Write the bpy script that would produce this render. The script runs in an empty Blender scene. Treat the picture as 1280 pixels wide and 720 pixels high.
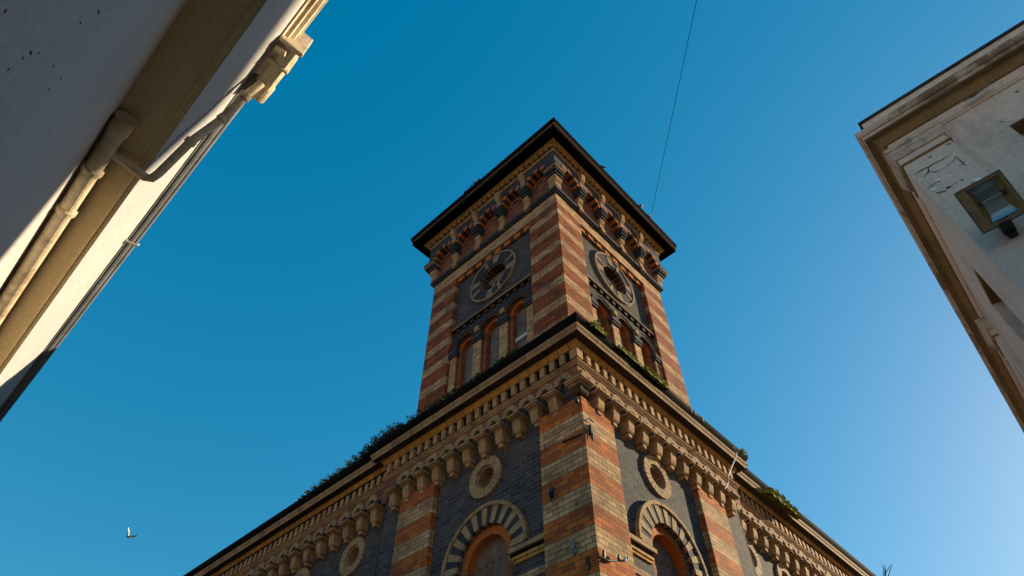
import bpy, bmesh, math, random
from mathutils import Vector, Matrix
random.seed(11)
R = math.radians
S = bpy.context.scene
COL = S.collection
# ------------------------------------------------------------------ camera, sky, sun, exposure
# world frame: x runs along the building's right-hand front, y along its left-hand front,
# the building's corner stands at the origin
CAM = Vector((-6.524, -4.63, 1.6))
cd = bpy.data.cameras.new("camera"); cam = bpy.data.objects.new("camera", cd); COL.objects.link(cam)
Xb = Vector((0.68623537, -0.72737878, -0.00106379)); Fb = Vector((0.46723408, 0.43968367, 0.76705319))
Xb.normalize(); Fb.normalize(); Ub = Xb.cross(Fb); Ub.normalize()
cam.matrix_world = Matrix(((Xb.x, Ub.x, -Fb.x, CAM.x), (Xb.y, Ub.y, -Fb.y, CAM.y), (Xb.z, Ub.z, -Fb.z, CAM.z), (0, 0, 0, 1)))
cd.lens = 22.47; cd.sensor_width = 36; cd.clip_start = 0.05; cd.clip_end = 3000
S.camera = cam
SUN_TH = R(17.0); SUN_EL = R(18.0)          # sun swings 17 degrees off the right-hand front
SUN = Vector((math.cos(SUN_TH) * math.cos(SUN_EL), -math.sin(SUN_TH) * math.cos(SUN_EL), math.sin(SUN_EL)))
w = bpy.data.worlds.new("World"); S.world = w; w.use_nodes = True
nt = w.node_tree; nt.nodes.clear()
sky = nt.nodes.new("ShaderNodeTexSky"); sky.sky_type = 'NISHITA'; sky.sun_disc = False
sky.sun_elevation = SUN_EL; sky.sun_rotation = math.atan2(SUN.x, SUN.y)
sky.altitude = 0; sky.air_density = 1.0; sky.dust_density = 0.4; sky.ozone_density = 3.0
hs = nt.nodes.new("ShaderNodeHueSaturation"); hs.inputs['Saturation'].default_value = 1.83; hs.inputs['Hue'].default_value = 0.485
bg = nt.nodes.new("ShaderNodeBackground"); bg.inputs['Strength'].default_value = 0.118
wo = nt.nodes.new("ShaderNodeOutputWorld")
gam = nt.nodes.new("ShaderNodeGamma"); gam.inputs['Gamma'].default_value = 0.60
nt.links.new(sky.outputs[0], gam.inputs['Color']); nt.links.new(gam.outputs[0], hs.inputs['Color']); # warm band added low in the sky, out of view, to warm the shaded fronts
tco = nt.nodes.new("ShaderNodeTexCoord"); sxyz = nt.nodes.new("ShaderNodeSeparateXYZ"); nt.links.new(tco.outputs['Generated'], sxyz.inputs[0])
warm_rng = nt.nodes.new("ShaderNodeMapRange"); warm_rng.interpolation_type = 'SMOOTHSTEP'
for k_, v_ in (('From Min', .33), ('From Max', .06), ('To Min', 0), ('To Max', 1)): warm_rng.inputs[k_].default_value = v_
nt.links.new(sxyz.outputs[2], warm_rng.inputs['Value'])
warm_mix = nt.nodes.new("ShaderNodeMix"); warm_mix.data_type = 'RGBA'; nt.links.new(warm_rng.outputs[0], warm_mix.inputs[0]); nt.links.new(hs.outputs[0], warm_mix.inputs[6]); warm_mix.inputs[7].default_value = (4.6, 2.6, 1.2, 1)
nt.links.new(warm_mix.outputs[2], bg.inputs['Color']); nt.links.new(bg.outputs[0], wo.inputs[0])
sd = bpy.data.lights.new("sun", 'SUN'); sd.energy = 3.9; sd.angle = R(0.5); sd.color = (1.0, 0.80, 0.53)
so = bpy.data.objects.new("sun", sd); COL.objects.link(so)
so.rotation_euler = SUN.to_track_quat('Z', 'Y').to_euler(); so.location = (10, -10, 40)
S.view_settings.view_transform = 'Standard'; S.view_settings.look = 'None'
S.view_settings.exposure = 1.27; S.view_settings.gamma = 1.0; S.view_settings.use_curve_mapping = False

# ------------------------------------------------------------------ projection helper (pixel of the 1280 photo -> ray)
F_PX = 799.0
def ray(px, py): return Xb * (px - 640) - Ub * (py - 360) + Fb * F_PX
def on_x(px, py, x): r = ray(px, py); return CAM + r * ((x - CAM.x) / r.x)
def on_y(px, py, y): r = ray(px, py); return CAM + r * ((y - CAM.y) / r.y)
def at_dist(px, py, d): return CAM + ray(px, py).normalized() * d

# ------------------------------------------------------------------ mesh builder
class MB:
    def __init__(s): s.v = []; s.f = []; s.m = []
    def add(s, vs, fs, m=0):
        o = len(s.v); s.v += [tuple(v) for v in vs]
        for f in fs: s.f.append([i + o for i in f]); s.m.append(m)
    def box(s, x0, x1, y0, y1, z0, z1, m=0):
        s.add([(x0,y0,z0),(x1,y0,z0),(x1,y1,z0),(x0,y1,z0),(x0,y0,z1),(x1,y0,z1),(x1,y1,z1),(x0,y1,z1)],
              [(0,3,2,1),(4,5,6,7),(0,1,5,4),(1,2,6,5),(2,3,7,6),(3,0,4,7)], m)
    def prism(s, poly, axis, a, b, m=0):
        # poly: list of 2D points, extruded along axis ('x','y','z') from a to b
        def P(p, t): return {'x': (t, p[0], p[1]), 'y': (p[0], t, p[1]), 'z': (p[0], p[1], t)}[axis]
        n = len(poly)
        vs = [P(p, a) for p in poly] + [P(p, b) for p in poly]
        fs = [list(range(n)), list(range(2*n-1, n-1, -1))] + [(i, (i+1) % n, n + (i+1) % n, n + i) for i in range(n)]
        s.add(vs, fs, m)
    def sector(s, uc, zc, r0, r1, a0, a1, d0, d1, n=6, m=0):
        # annular sector in the (u=x, z) plane, thickness along y (d0..d1)
        A = [a0 + (a1 - a0) * i / n for i in range(n + 1)]
        vs = []
        for a in A:
            c, q = math.cos(a), math.sin(a)
            for r in (r0, r1):
                for d in (d0, d1): vs.append((uc + r*c, d, zc + r*q))
        fs = []
        for i in range(n):
            b = i*4; e = b+4
            fs += [(b, b+2, e+2, e), (b+1, e+1, e+3, b+3), (b, e, e+1, b+1), (b+2, b+3, e+3, e+2)]
        fs += [(0, 1, 3, 2), (n*4, n*4+2, n*4+3, n*4+1)]
        s.add(vs, fs, m)
    def tube(s, pts, r, n=10, m=0, cap=True):
        pts = [Vector(p) for p in pts]; rs = r if isinstance(r, (list, tuple)) else [r]*len(pts)
        rings = []; up = Vector((0.13, 0.21, 0.97))
        for i, p in enumerate(pts):
            t = (pts[min(i+1, len(pts)-1)] - pts[max(i-1, 0)]).normalized()
            a = t.cross(up)
            if a.length < 1e-3: a = t.cross(Vector((1, 0, 0)))
            a.normalize(); b = t.cross(a)
            rings.append([p + (a*math.cos(2*math.pi*k/n) + b*math.sin(2*math.pi*k/n))*rs[i] for k in range(n)])
        vs = [v for q in rings for v in q]; fs = []
        for i in range(len(pts)-1):
            for k in range(n): fs.append((i*n+k, i*n+(k+1) % n, (i+1)*n+(k+1) % n, (i+1)*n+k))
        if cap: fs += [list(range(n-1, -1, -1)), list(range((len(pts)-1)*n, len(pts)*n))]
        s.add(vs, fs, m)
    def sweep(s, path, prof, closed=False, m=0):
        # path in plan, profile (offset to the right of travel, z)
        P = [Vector(p) for p in path]; n = len(P); offs = []
        for i in range(n):
            ds = []
            if closed or i > 0: ds.append((P[i]-P[i-1]).normalized())
            if closed or i < n-1: ds.append((P[(i+1) % n]-P[i]).normalized())
            ns = [Vector((d.y, -d.x)) for d in ds]
            offs.append(ns[0] if len(ns) == 1 else (ns[0]+ns[1])/(1+ns[0].dot(ns[1])))
        k = len(prof); vs = []
        for i in range(n):
            for (p, z) in prof: q = P[i]+offs[i]*p; vs.append((q.x, q.y, z))
        fs = []; L = n if closed else n-1
        for i in range(L):
            j = (i+1) % n
            for a in range(k): b = (a+1) % k; fs.append((i*k+a, i*k+b, j*k+b, j*k+a))
        if not closed: fs += [list(range(k-1, -1, -1)), list(range((n-1)*k, n*k))]
        s.add(vs, fs, m)
    def hole_plate(s, u0, u1, z0, z1, uc, zc, r, d, depth, m=0, mr=None, n=48):
        # wall sheet facing -y with a round hole and its reveal
        angs = sorted([2*math.pi*i/n for i in range(n)] + [math.atan2(z-zc, u-uc) % (2*math.pi) for u in (u0, u1) for z in (z0, z1)])
        vs = []; k = len(angs)
        for a in angs:
            c, q = math.cos(a), math.sin(a); t = 1e9
            if c > 1e-9: t = min(t, (u1-uc)/c)
            if c < -1e-9: t = min(t, (u0-uc)/c)
            if q > 1e-9: t = min(t, (z1-zc)/q)
            if q < -1e-9: t = min(t, (z0-zc)/q)
            vs += [(uc+c*t, d, zc+q*t), (uc+r*c, d, zc+r*q), (uc+r*c, d+depth, zc+r*q)]
        s.add(vs, [(i*3, ((i+1) % k)*3, ((i+1) % k)*3+1, i*3+1) for i in range(k)], m)
        s.add(vs, [(i*3+1, ((i+1) % k)*3+1, ((i+1) % k)*3+2, i*3+2) for i in range(k)], m if mr is None else mr)
    def arch_plate(s, u0, u1, z0, z1, holes, d, depth, m=0, mr=None, n=16):
        # wall sheet facing -y with round-headed openings (uc, half, zsill, zspring)
        mr = m if mr is None else mr
        cur = u0
        for (uc, hw, zb, zs) in sorted(holes):
            s.add([(cur,d,z0),(uc-hw,d,z0),(uc-hw,d,z1),(cur,d,z1)], [(0,1,2,3)], m)
            A = [math.pi - math.pi*i/n for i in range(n+1)]
            pts = [(uc+hw*math.cos(a), zs+hw*math.sin(a)) for a in A]
            for i in range(n):
                p, q = pts[i], pts[i+1]
                s.add([(p[0],d,p[1]),(q[0],d,q[1]),(q[0],d,z1),(p[0],d,z1)], [(0,1,2,3)], m)
                s.add([(p[0],d,p[1]),(q[0],d,q[1]),(q[0],d+depth,q[1]),(p[0],d+depth,p[1])], [(0,3,2,1)], mr)
            for (u, sg) in ((uc-hw, 1), (uc+hw, -1)):
                s.add([(u,d,zb),(u,d+depth,zb),(u,d+depth,zs),(u,d,zs)], [(0,1,2,3)], mr)
            if zb > z0 + 1e-4:
                s.add([(uc-hw,d,z0),(uc+hw,d,z0),(uc+hw,d,zb),(uc-hw,d,zb)], [(0,1,2,3)], m)
                s.add([(uc-hw,d,zb),(uc+hw,d,zb),(uc+hw,d+depth,zb),(uc-hw,d+depth,zb)], [(0,1,2,3)], mr)
            cur = uc+hw
        s.add([(cur,d,z0),(u1,d,z0),(u1,d,z1),(cur,d,z1)], [(0,1,2,3)], m)
    def disc(s, uc, zc, r, d, m=0, n=40):
        s.add([(uc+r*math.cos(2*math.pi*i/n), d, zc+r*math.sin(2*math.pi*i/n)) for i in range(n)], [list(range(n))], m)
    def swapped(s):
        s.v = [(y, x, z) for (x, y, z) in s.v]; return s
    def build(s, name, mats, parent=None, bevel=0, smooth=False, recalc=True):
        me = bpy.data.meshes.new(name)
        me.from_pydata(s.v, [], s.f)
        if not isinstance(mats, (list, tuple)): mats = [mats]
        for mt in mats: me.materials.append(mt)
        me.polygons.foreach_set('material_index', s.m)
        if recalc:
            bm = bmesh.new(); bm.from_mesh(me)
            bmesh.ops.recalc_face_normals(bm, faces=bm.faces)
            bm.to_mesh(me); bm.free()
        if smooth: me.polygons.foreach_set('use_smooth', [True]*len(me.polygons))
        me.update()
        o = bpy.data.objects.new(name, me); COL.objects.link(o)
        if parent is not None: o.parent = parent
        if bevel:
            b = o.modifiers.new("edge", 'BEVEL'); b.width = bevel; b.segments = 2; b.limit_method = 'ANGLE'; b.angle_limit = R(40)
        return o
def tag(o, label=None, cat=None, group=None, kind=None):
    if label: o['label'] = label
    if cat: o['category'] = cat
    if group: o['group'] = group
    if kind: o['kind'] = kind
    return o
def thing(name, label, cat, loc=(0,0,0), rz=0, group=None):
    o = bpy.data.objects.new(name, None); COL.objects.link(o); o.location = loc; o.rotation_euler = (0,0,rz)
    o.empty_display_size = .3
    return tag(o, label, cat, group)
def dup(o, loc, rz=0, parent=None):
    c = o.copy(); COL.objects.link(c); c.location = loc; c.rotation_euler = (0,0,rz)
    if parent is not None: c.parent = parent
    for ch in o.children:
        k = ch.copy(); COL.objects.link(k); k.parent = c
    return c

# ------------------------------------------------------------------ materials
def newmat(name):
    m = bpy.data.materials.new(name); m.use_nodes = True
    nt = m.node_tree; b = nt.nodes["Principled BSDF"]
    return m, nt, b
def N(nt, t, **k):
    n = nt.nodes.new("ShaderNode"+t)
    for a, v in k.items():
        if a in n.bl_rna.properties: setattr(n, a, v)
        else: n.inputs[a.replace('_', ' ')].default_value = v
    return n
def math_(nt, op, a, b=None, c=None):
    n = nt.nodes.new("ShaderNodeMath"); n.operation = op
    for i, x in enumerate((a, b, c)):
        if x is None: continue
        if isinstance(x, (int, float)): n.inputs[i].default_value = x
        else: nt.links.new(x, n.inputs[i])
    return n.outputs[0]
def mix(nt, f, a, b, blend='MIX'):
    n = nt.nodes.new("ShaderNodeMix"); n.data_type = 'RGBA'; n.blend_type = blend
    for sock, x in ((n.inputs[0], f), (n.inputs[6], a), (n.inputs[7], b)):
        if isinstance(x, (int, float)): sock.default_value = x
        elif isinstance(x, tuple): sock.default_value = (*x, 1)
        else: nt.links.new(x, sock)
    return n.outputs[2]
def ramp(nt, f, p0, p1, c0=(0,0,0), c1=(1,1,1)):
    n = nt.nodes.new("ShaderNodeValToRGB"); e = n.color_ramp.elements
    e[0].position = p0; e[1].position = p1; e[0].color = (*c0, 1); e[1].color = (*c1, 1)
    nt.links.new(f, n.inputs[0]); return n.outputs[0]
def noise(nt, vec, scale, detail=4, rough=.6):
    n = nt.nodes.new("ShaderNodeTexNoise"); n.inputs['Scale'].default_value = scale
    n.inputs['Detail'].default_value = detail; n.inputs['Roughness'].default_value = rough
    nt.links.new(vec, n.inputs['Vector']); return n.outputs['Fac']
def vscale(nt, vec, s):
    n = nt.nodes.new("ShaderNodeVectorMath"); n.operation = 'MULTIPLY'; n.inputs[1].default_value = s
    nt.links.new(vec, n.inputs[0]); return n.outputs[0]
def wall_uv(nt, pos, nor):
    sp = N(nt, 'SeparateXYZ'); nt.links.new(pos, sp.inputs[0])
    sn = N(nt, 'SeparateXYZ'); nt.links.new(nor, sn.inputs[0])
    ax = math_(nt, 'ABSOLUTE', sn.outputs[0]); ay = math_(nt, 'ABSOLUTE', sn.outputs[1]); az = math_(nt, 'ABSOLUTE', sn.outputs[2])
    fx = math_(nt, 'GREATER_THAN', ax, ay); fz = math_(nt, 'GREATER_THAN', az, .8)
    du = math_(nt, 'SUBTRACT', sp.outputs[1], sp.outputs[0])
    u = math_(nt, 'MULTIPLY_ADD', du, fx, sp.outputs[0])
    dv = math_(nt, 'SUBTRACT', sp.outputs[1], sp.outputs[2])
    v = math_(nt, 'MULTIPLY_ADD', dv, fz, sp.outputs[2])
    c = N(nt, 'CombineXYZ'); nt.links.new(u, c.inputs[0]); nt.links.new(v, c.inputs[1])
    return c.outputs[0], u, v, sp
def brick_mat(name, a1, a2, b1=None, b2=None, stripe=None, course=.08, bw=.235, mortar=(.10,.085,.065), msize=.0065, grime=.55, bump=.6, dark=None, zoff=0.0):
    """a1,a2: range of brick colours, b1,b2: colours of the other stripe; stripe=(z_top, period, height)"""
    m, nt, bs = newmat(name)
    g = N(nt, 'NewGeometry'); pos = g.outputs['Position']
    uv, u, v, sp = wall_uv(nt, pos, g.outputs['True Normal'])
    of = nt.nodes.new("ShaderNodeVectorMath"); of.operation = 'ADD'; of.inputs[1].default_value = (50.03, 40.0-zoff, 0); nt.links.new(uv, of.inputs[0])
    wob = N(nt, 'TexNoise'); wob.inputs['Scale'].default_value = 9; nt.links.new(pos, wob.inputs['Vector'])
    wv = nt.nodes.new("ShaderNodeVectorMath"); wv.operation = 'MULTIPLY_ADD'; wv.inputs[1].default_value = (.012,.008,0)
    nt.links.new(wob.outputs['Color'], wv.inputs[0]); nt.links.new(of.outputs[0], wv.inputs[2])
    br = nt.nodes.new("ShaderNodeTexBrick"); nt.links.new(wv.outputs[0], br.inputs['Vector'])
    br.inputs['Color1'].default_value = (0,0,0,1); br.inputs['Color2'].default_value = (1,1,1,1); br.inputs['Mortar'].default_value = (.5,.5,.5,1)
    br.inputs['Scale'].default_value = 1; br.inputs['Mortar Size'].default_value = msize; br.inputs['Mortar Smooth'].default_value = .25
    br.inputs['Brick Width'].default_value = bw; br.inputs['Row Height'].default_value = course
    br.offset = .5
    rnd = br.outputs['Color']; fac = br.outputs['Fac']
    colr = mix(nt, rnd, a1, a2)
    if stripe:
        z0, per, hgt = stripe
        t = math_(nt, 'SUBTRACT', z0, sp.outputs[2]); t = math_(nt, 'DIVIDE', t, per); t = math_(nt, 'FRACT', t)
        st = math_(nt, 'LESS_THAN', t, hgt/per)
        colr = mix(nt, st, mix(nt, rnd, b1, b2), colr)
    n5 = noise(nt, pos, 2.6, 4, .7)
    colr = mix(nt, math_(nt, 'MULTIPLY', ramp(nt, n5, .5, .68), math_(nt, 'MULTIPLY_ADD', rnd, .6, .2)), colr, mix(nt, 1.0, colr, (.42,.36,.42), 'MULTIPLY'))
    n1 = noise(nt, pos, 1.3, 5, .65); n2 = noise(nt, pos, 22, 3, .6); n3 = noise(nt, vscale(nt, pos, (5, 5, .7)), 1.2, 4, .6)
    colr = mix(nt, .55, colr, ramp(nt, n2, .25, .75, (.7,.66,.62), (1.2,1.17,1.12)), 'MULTIPLY')
    colr = mix(nt, fac, colr, mortar)
    colr = mix(nt, math_(nt, 'MULTIPLY', ramp(nt, n1, .42, .72), grime), colr, mix(nt, .75, colr, (.035,.028,.022)))
    colr = mix(nt, math_(nt, 'MULTIPLY', ramp(nt, n3, .5, .75), grime*.8), colr, mix(nt, .6, colr, (.03,.025,.022)))
    nt.links.new(colr, bs.inputs['Base Color']); bs.inputs['Roughness'].default_value = .88
    bs.inputs['Specular IOR Level'].default_value = .25
    h = math_(nt, 'MULTIPLY_ADD', fac, -1.0, math_(nt, 'MULTIPLY', n2, .5))
    h = math_(nt, 'MULTIPLY_ADD', rnd, .25, h)
    bp = nt.nodes.new("ShaderNodeBump"); bp.inputs['Strength'].default_value = bump; bp.inputs['Distance'].default_value = .008
    nt.links.new(h, bp.inputs['Height']); nt.links.new(bp.outputs[0], bs.inputs['Normal'])
    return m
def stone_mat(name, c1, c2, stain=(.03,.025,.02), amount=.6, scale=3.0, joint=None, rough=.85, streak=True, bump=.35, spec=.3, lo=.5, hi=.75):
    m, nt, bs = newmat(name)
    g = N(nt, 'NewGeometry'); pos = g.outputs['Position']
    n1 = noise(nt, pos, scale, 6, .65); n2 = noise(nt, pos, 30, 3, .6); n3 = noise(nt, vscale(nt, pos, (6, 6, .6)), 1.5, 4, .6)
    colr = mix(nt, ramp(nt, n1, .3, .7), c1, c2)
    colr = mix(nt, .45, colr, ramp(nt, n2, .25, .75, (.6,.57,.53), (1.2,1.17,1.1)), 'MULTIPLY')
    if joint:
        uv, u, v, sp = wall_uv(nt, pos, g.outputs['True Normal'])
        f = math_(nt, 'FRACT', math_(nt, 'DIVIDE', math_(nt, 'ADD', u, 40.0), joint))
        j = math_(nt, 'LESS_THAN', f, .018/joint)
        blk = math_(nt, 'FLOOR', math_(nt, 'DIVIDE', math_(nt, 'ADD', u, 40.0), joint))
        wn = nt.nodes.new("ShaderNodeTexWhiteNoise"); wn.noise_dimensions = '1D'; nt.links.new(blk, wn.inputs['W'])
        colr = mix(nt, .5, colr, ramp(nt, wn.outputs['Value'], 0, 1, (.7,.68,.65), (1.15,1.12,1.05)), 'MULTIPLY')
        colr = mix(nt, math_(nt, 'MULTIPLY', j, .75), colr, (.03,.025,.02))
    n4 = noise(nt, pos, scale*.37, 6, .7)
    f1 = math_(nt, 'MULTIPLY', ramp(nt, n4, lo, hi), amount)
    colr = mix(nt, f1, colr, stain)
    if streak: colr = mix(nt, math_(nt, 'MULTIPLY', ramp(nt, n3, .52, .78), amount*.7), colr, stain)
    nt.links.new(colr, bs.inputs['Base Color']); bs.inputs['Roughness'].default_value = rough
    bs.inputs['Specular IOR Level'].default_value = spec
    bp = nt.nodes.new("ShaderNodeBump"); bp.inputs['Strength'].default_value = bump; bp.inputs['Distance'].default_value = .01
    nt.links.new(math_(nt, 'ADD', n2, n1), bp.inputs['Height']); nt.links.new(bp.outputs[0], bs.inputs['Normal'])
    return m
def plain(name, c, rough=.6, metal=0, var=.3, scale=12):
    m, nt, bs = newmat(name)
    g = N(nt, 'NewGeometry'); n1 = noise(nt, g.outputs['Position'], scale, 4, .6)
    k = tuple(x*(1-var) for x in c)
    nt.links.new(mix(nt, ramp(nt, n1, .3, .7), k, c), bs.inputs['Base Color'])
    bs.inputs['Roughness'].default_value = rough; bs.inputs['Metallic'].default_value = metal
    return m
CREAM1, CREAM2 = (.38,.225,.10), (.66,.435,.215)
ORG1, ORG2 = (.32,.07,.010), (.64,.19,.022)
M = {}
M['pil'] = brick_mat('striped brick', ORG1, ORG2, CREAM1, CREAM2, stripe=(8.39, .64, .32), grime=.62, zoff=.07, bw=.215, bump=.8)
M['tow'] = brick_mat('tower striped brick', CREAM1, CREAM2, (.19,.040,.014), (.42,.108,.018), stripe=(13.325, .632, .24), course=.079, grime=.6, zoff=.06, mortar=(.07,.055,.04), bump=.8)
M['cream'] = brick_mat('cream brick', CREAM1, CREAM2, grime=.4)
M['orange'] = brick_mat('orange brick', (.24,.075,.025), (.46,.17,.05), grime=.4)
M['red'] = brick_mat('red brick', (.20,.065,.035), (.34,.12,.055), grime=.45)
M['blue'] = brick_mat('blue brick', (.038,.038,.040), (.088,.085,.083), mortar=(.17,.16,.15), msize=.0055, grime=.4, bump=1.0)
M['blues'] = stone_mat('blue stone', (.022,.024,.029), (.046,.050,.056), amount=.3)
M['stone'] = stone_mat('sandstone', (.29,.175,.078), (.43,.28,.135), amount=.7, joint=.62, scale=2.5)
M['stonec'] = stone_mat('carved sandstone', (.33,.195,.085), (.50,.315,.15), amount=.6, scale=5)
M['yell'] = stone_mat('yellow brick moulding', (.44,.22,.045), (.60,.33,.085), amount=.45, joint=.24, streak=False)
M['soff'] = stone_mat('dark brown stone', (.045,.026,.013), (.095,.056,.028), amount=.7, joint=.6, streak=False)
M['vous'] = stone_mat('cream voussoir', (.27,.175,.085), (.46,.32,.17), amount=.4, scale=9, streak=False)
M['vouso'] = stone_mat('orange voussoir', (.38,.10,.02), (.60,.19,.03), amount=.35, scale=9, streak=False)
M['ringb'] = stone_mat('weathered ring stone', (.20,.14,.08), (.34,.25,.15), amount=.5, scale=6, streak=False)
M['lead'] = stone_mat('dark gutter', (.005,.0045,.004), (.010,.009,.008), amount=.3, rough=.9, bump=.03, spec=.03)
M['leadl'] = stone_mat('grey eaves gutter', (.10,.11,.125), (.20,.21,.225), amount=.5, rough=.6)
M['slate'] = stone_mat('slate string', (.03,.035,.045), (.06,.065,.075), amount=.3)
M['board'] = stone_mat('brown boarding', (.16,.095,.062), (.26,.16,.11), amount=.5, scale=4)
M['shut'] = stone_mat('weathered shutters', (.14,.13,.125), (.26,.245,.235), amount=.5, scale=6)
M['white'] = plain('white rag', (.6,.62,.64))
M['void'] = plain('dark opening', (.012,.012,.013), .9)
M['stucco'] = stone_mat('cream stucco', (.43,.432,.44), (.49,.49,.495), stain=(.45,.38,.28), amount=.4, scale=1.1, bump=.06, streak=False, lo=.55, hi=.9)
M['ochre'] = stone_mat('beige soffit paint', (.62,.47,.25), (.68,.53,.30), stain=(.40,.28,.14), amount=.25, scale=1.2, bump=.1, streak=False)
M['paintp'] = stone_mat('cream painted iron', (.64,.53,.36), (.74,.63,.46), stain=(.22,.12,.05), amount=.5, scale=11, bump=.25, rough=.5, streak=False, lo=.5, hi=.62)
M['rstuc'] = stone_mat('flaking white stucco', (.70,.60,.49), (.79,.69,.58), stain=(.27,.24,.21), amount=.5, scale=2.2, bump=.3, lo=.52, hi=.66)
M['rcorn'] = stone_mat('stained cornice paint', (.56,.49,.39), (.64,.57,.47), stain=(.15,.10,.05), amount=.85, scale=6, bump=.4, streak=False, lo=.47, hi=.6)
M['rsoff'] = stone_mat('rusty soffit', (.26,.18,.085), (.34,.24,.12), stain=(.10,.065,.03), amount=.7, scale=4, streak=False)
M['bare'] = stone_mat('bare render', (.14,.125,.105), (.20,.18,.155), amount=.4, scale=9)
M['crack'] = plain('crack', (.03,.028,.026), .95)
M['flake'] = plain('lifted paint flake', (.9,.9,.9), .7, 0, .1)
M['wire'] = plain('wire', (.006,.007,.009), 1.0); M['wire'].node_tree.nodes['Principled BSDF'].inputs['Specular IOR Level'].default_value = 0
M['iron'] = plain('black iron', (.02,.02,.022), .55)
M['steel'] = plain('grey cable', (.5,.48,.45), .6)
M['bronze'] = stone_mat('brown floodlight casing', (.26,.19,.09), (.34,.255,.13), amount=.45, scale=14, rough=.5, spec=.4)
M['refl'] = plain('lamp reflector', (.75,.75,.75), .35, .9, .1); M['refle'] = plain('lamp reflector end', (.65,.45,.16), .5, .2)
M['ceram'] = plain('lamp end', (.10,.09,.08), .6)
M['leafd'] = plain('dark leaves', (.045,.06,.018), .7, 0, .5, 6)
M['leafl'] = plain('bright moss', (.36,.36,.025), .8, 0, .5, 9)
M['leafm'] = plain('green moss', (.07,.10,.02), .8, 0, .5, 9)
M['twig'] = plain('twig bark', (.05,.04,.03), .9)
M['wing'] = plain('grey feathers', (.25,.25,.26), .8)
M['wingw'] = plain('white feathers', (.8,.8,.78), .8)
M['ground'] = stone_mat('street paving', (.16,.15,.14), (.24,.225,.205), amount=.4)
M['winframe'] = plain('white window frame', (.6,.58,.55), .5)
gm, gnt, gb = newmat('window glass'); gb.inputs['Base Color'].default_value = (.03,.035,.04,1); gb.inputs['Roughness'].default_value = .08; M['glass'] = gm
lm, lnt, lb = newmat('lamp glass'); lb.inputs['Base Color'].default_value = (.9,.95,.95,1); lb.inputs['Roughness'].default_value = .03
lb.inputs['Transmission Weight'].default_value = 1.0; lb.inputs['IOR'].default_value = 1.25; M['lglass'] = lm

# ------------------------------------------------------------------ ground
b = MB(); b.add([(-1500,-1500,0),(1500,-1500,0),(1500,1500,0),(-1500,1500,0)], [(0,1,2,3)])
tag(b.build('street', M['ground']), kind='structure')

# ================================================================== the brick building with its tower
BLD = thing('brick_building', 'polychrome striped brick corner building with a square bell tower and bracketed cornices', 'building')
def part(mb, name, mats, side='R', bevel=0, parent=None, label=None, smooth=False):
    if side == 'L': mb.swapped()
    o = mb.build(name, mats, parent or BLD, bevel, smooth)
    if label: o['label'] = label
    return o
YK, XK = 5.07, 5.15            # ends of the corner pavilion
SL, SR = .12, .24              # wing setbacks
FAR = 26.0
W = .11                        # recess of the bay walls
G = {  # per front: pilaster 1, pilaster 2, oculus centre, arch centre, corbel start/pitch, wing setback, wing corbels, wing oculi
 'L': dict(p1=.90, p2=(3.48, 4.44), oc=2.22, ac=2.19, cs=.53, cp=.412, sb=SL, wc=(5.36, .462), wo=(6.06, 7.93, 9.8, 11.67, 13.54), kx=YK),
 'R': dict(p1=.84, p2=(3.36, 4.33), oc=2.10, ac=2.10, cs=.46, cp=.418, sb=SR, wc=(5.42, .455), wo=(5.62, 7.15, 8.9, 10.75, 12.6), kx=XK)}
OZ, AZ = 7.92, 6.43
def ocu(side, uc, zc, d, parent_wall=None, r=.21, R1=.385, proud=.045):
    b = MB()
    n = 24
    for i in range(n):
        a0 = 2*math.pi*i/n; a1 = 2*math.pi*(i+1)/n; g = .006/R1
        b.sector(uc, zc, r+.015, R1+random.uniform(-.004,.004), a0+g, a1-g, d-proud-random.uniform(0,.005), d+.01, 2, 0)
    b.sector(uc, zc, r+.05, R1-.012, 0, 2*math.pi-.0001, d-proud+.008, d+.005, n*2, 1)
    for i in range(n):
        a0 = 2*math.pi*i/n; a1 = 2*math.pi*(i+1)/n
        b.sector(uc, zc, r-.025, r+.04, a0+.03, a1-.03, d-.012, d+.20, 2, 0)
    o = part(b, 'oculus', [M['vous'], M['crack']], side)
    b = MB(); b.disc(uc, zc, r+.02, d+.17)
    part(b, 'oculus_panel', M['board'], side, parent=o)
    return o
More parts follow.
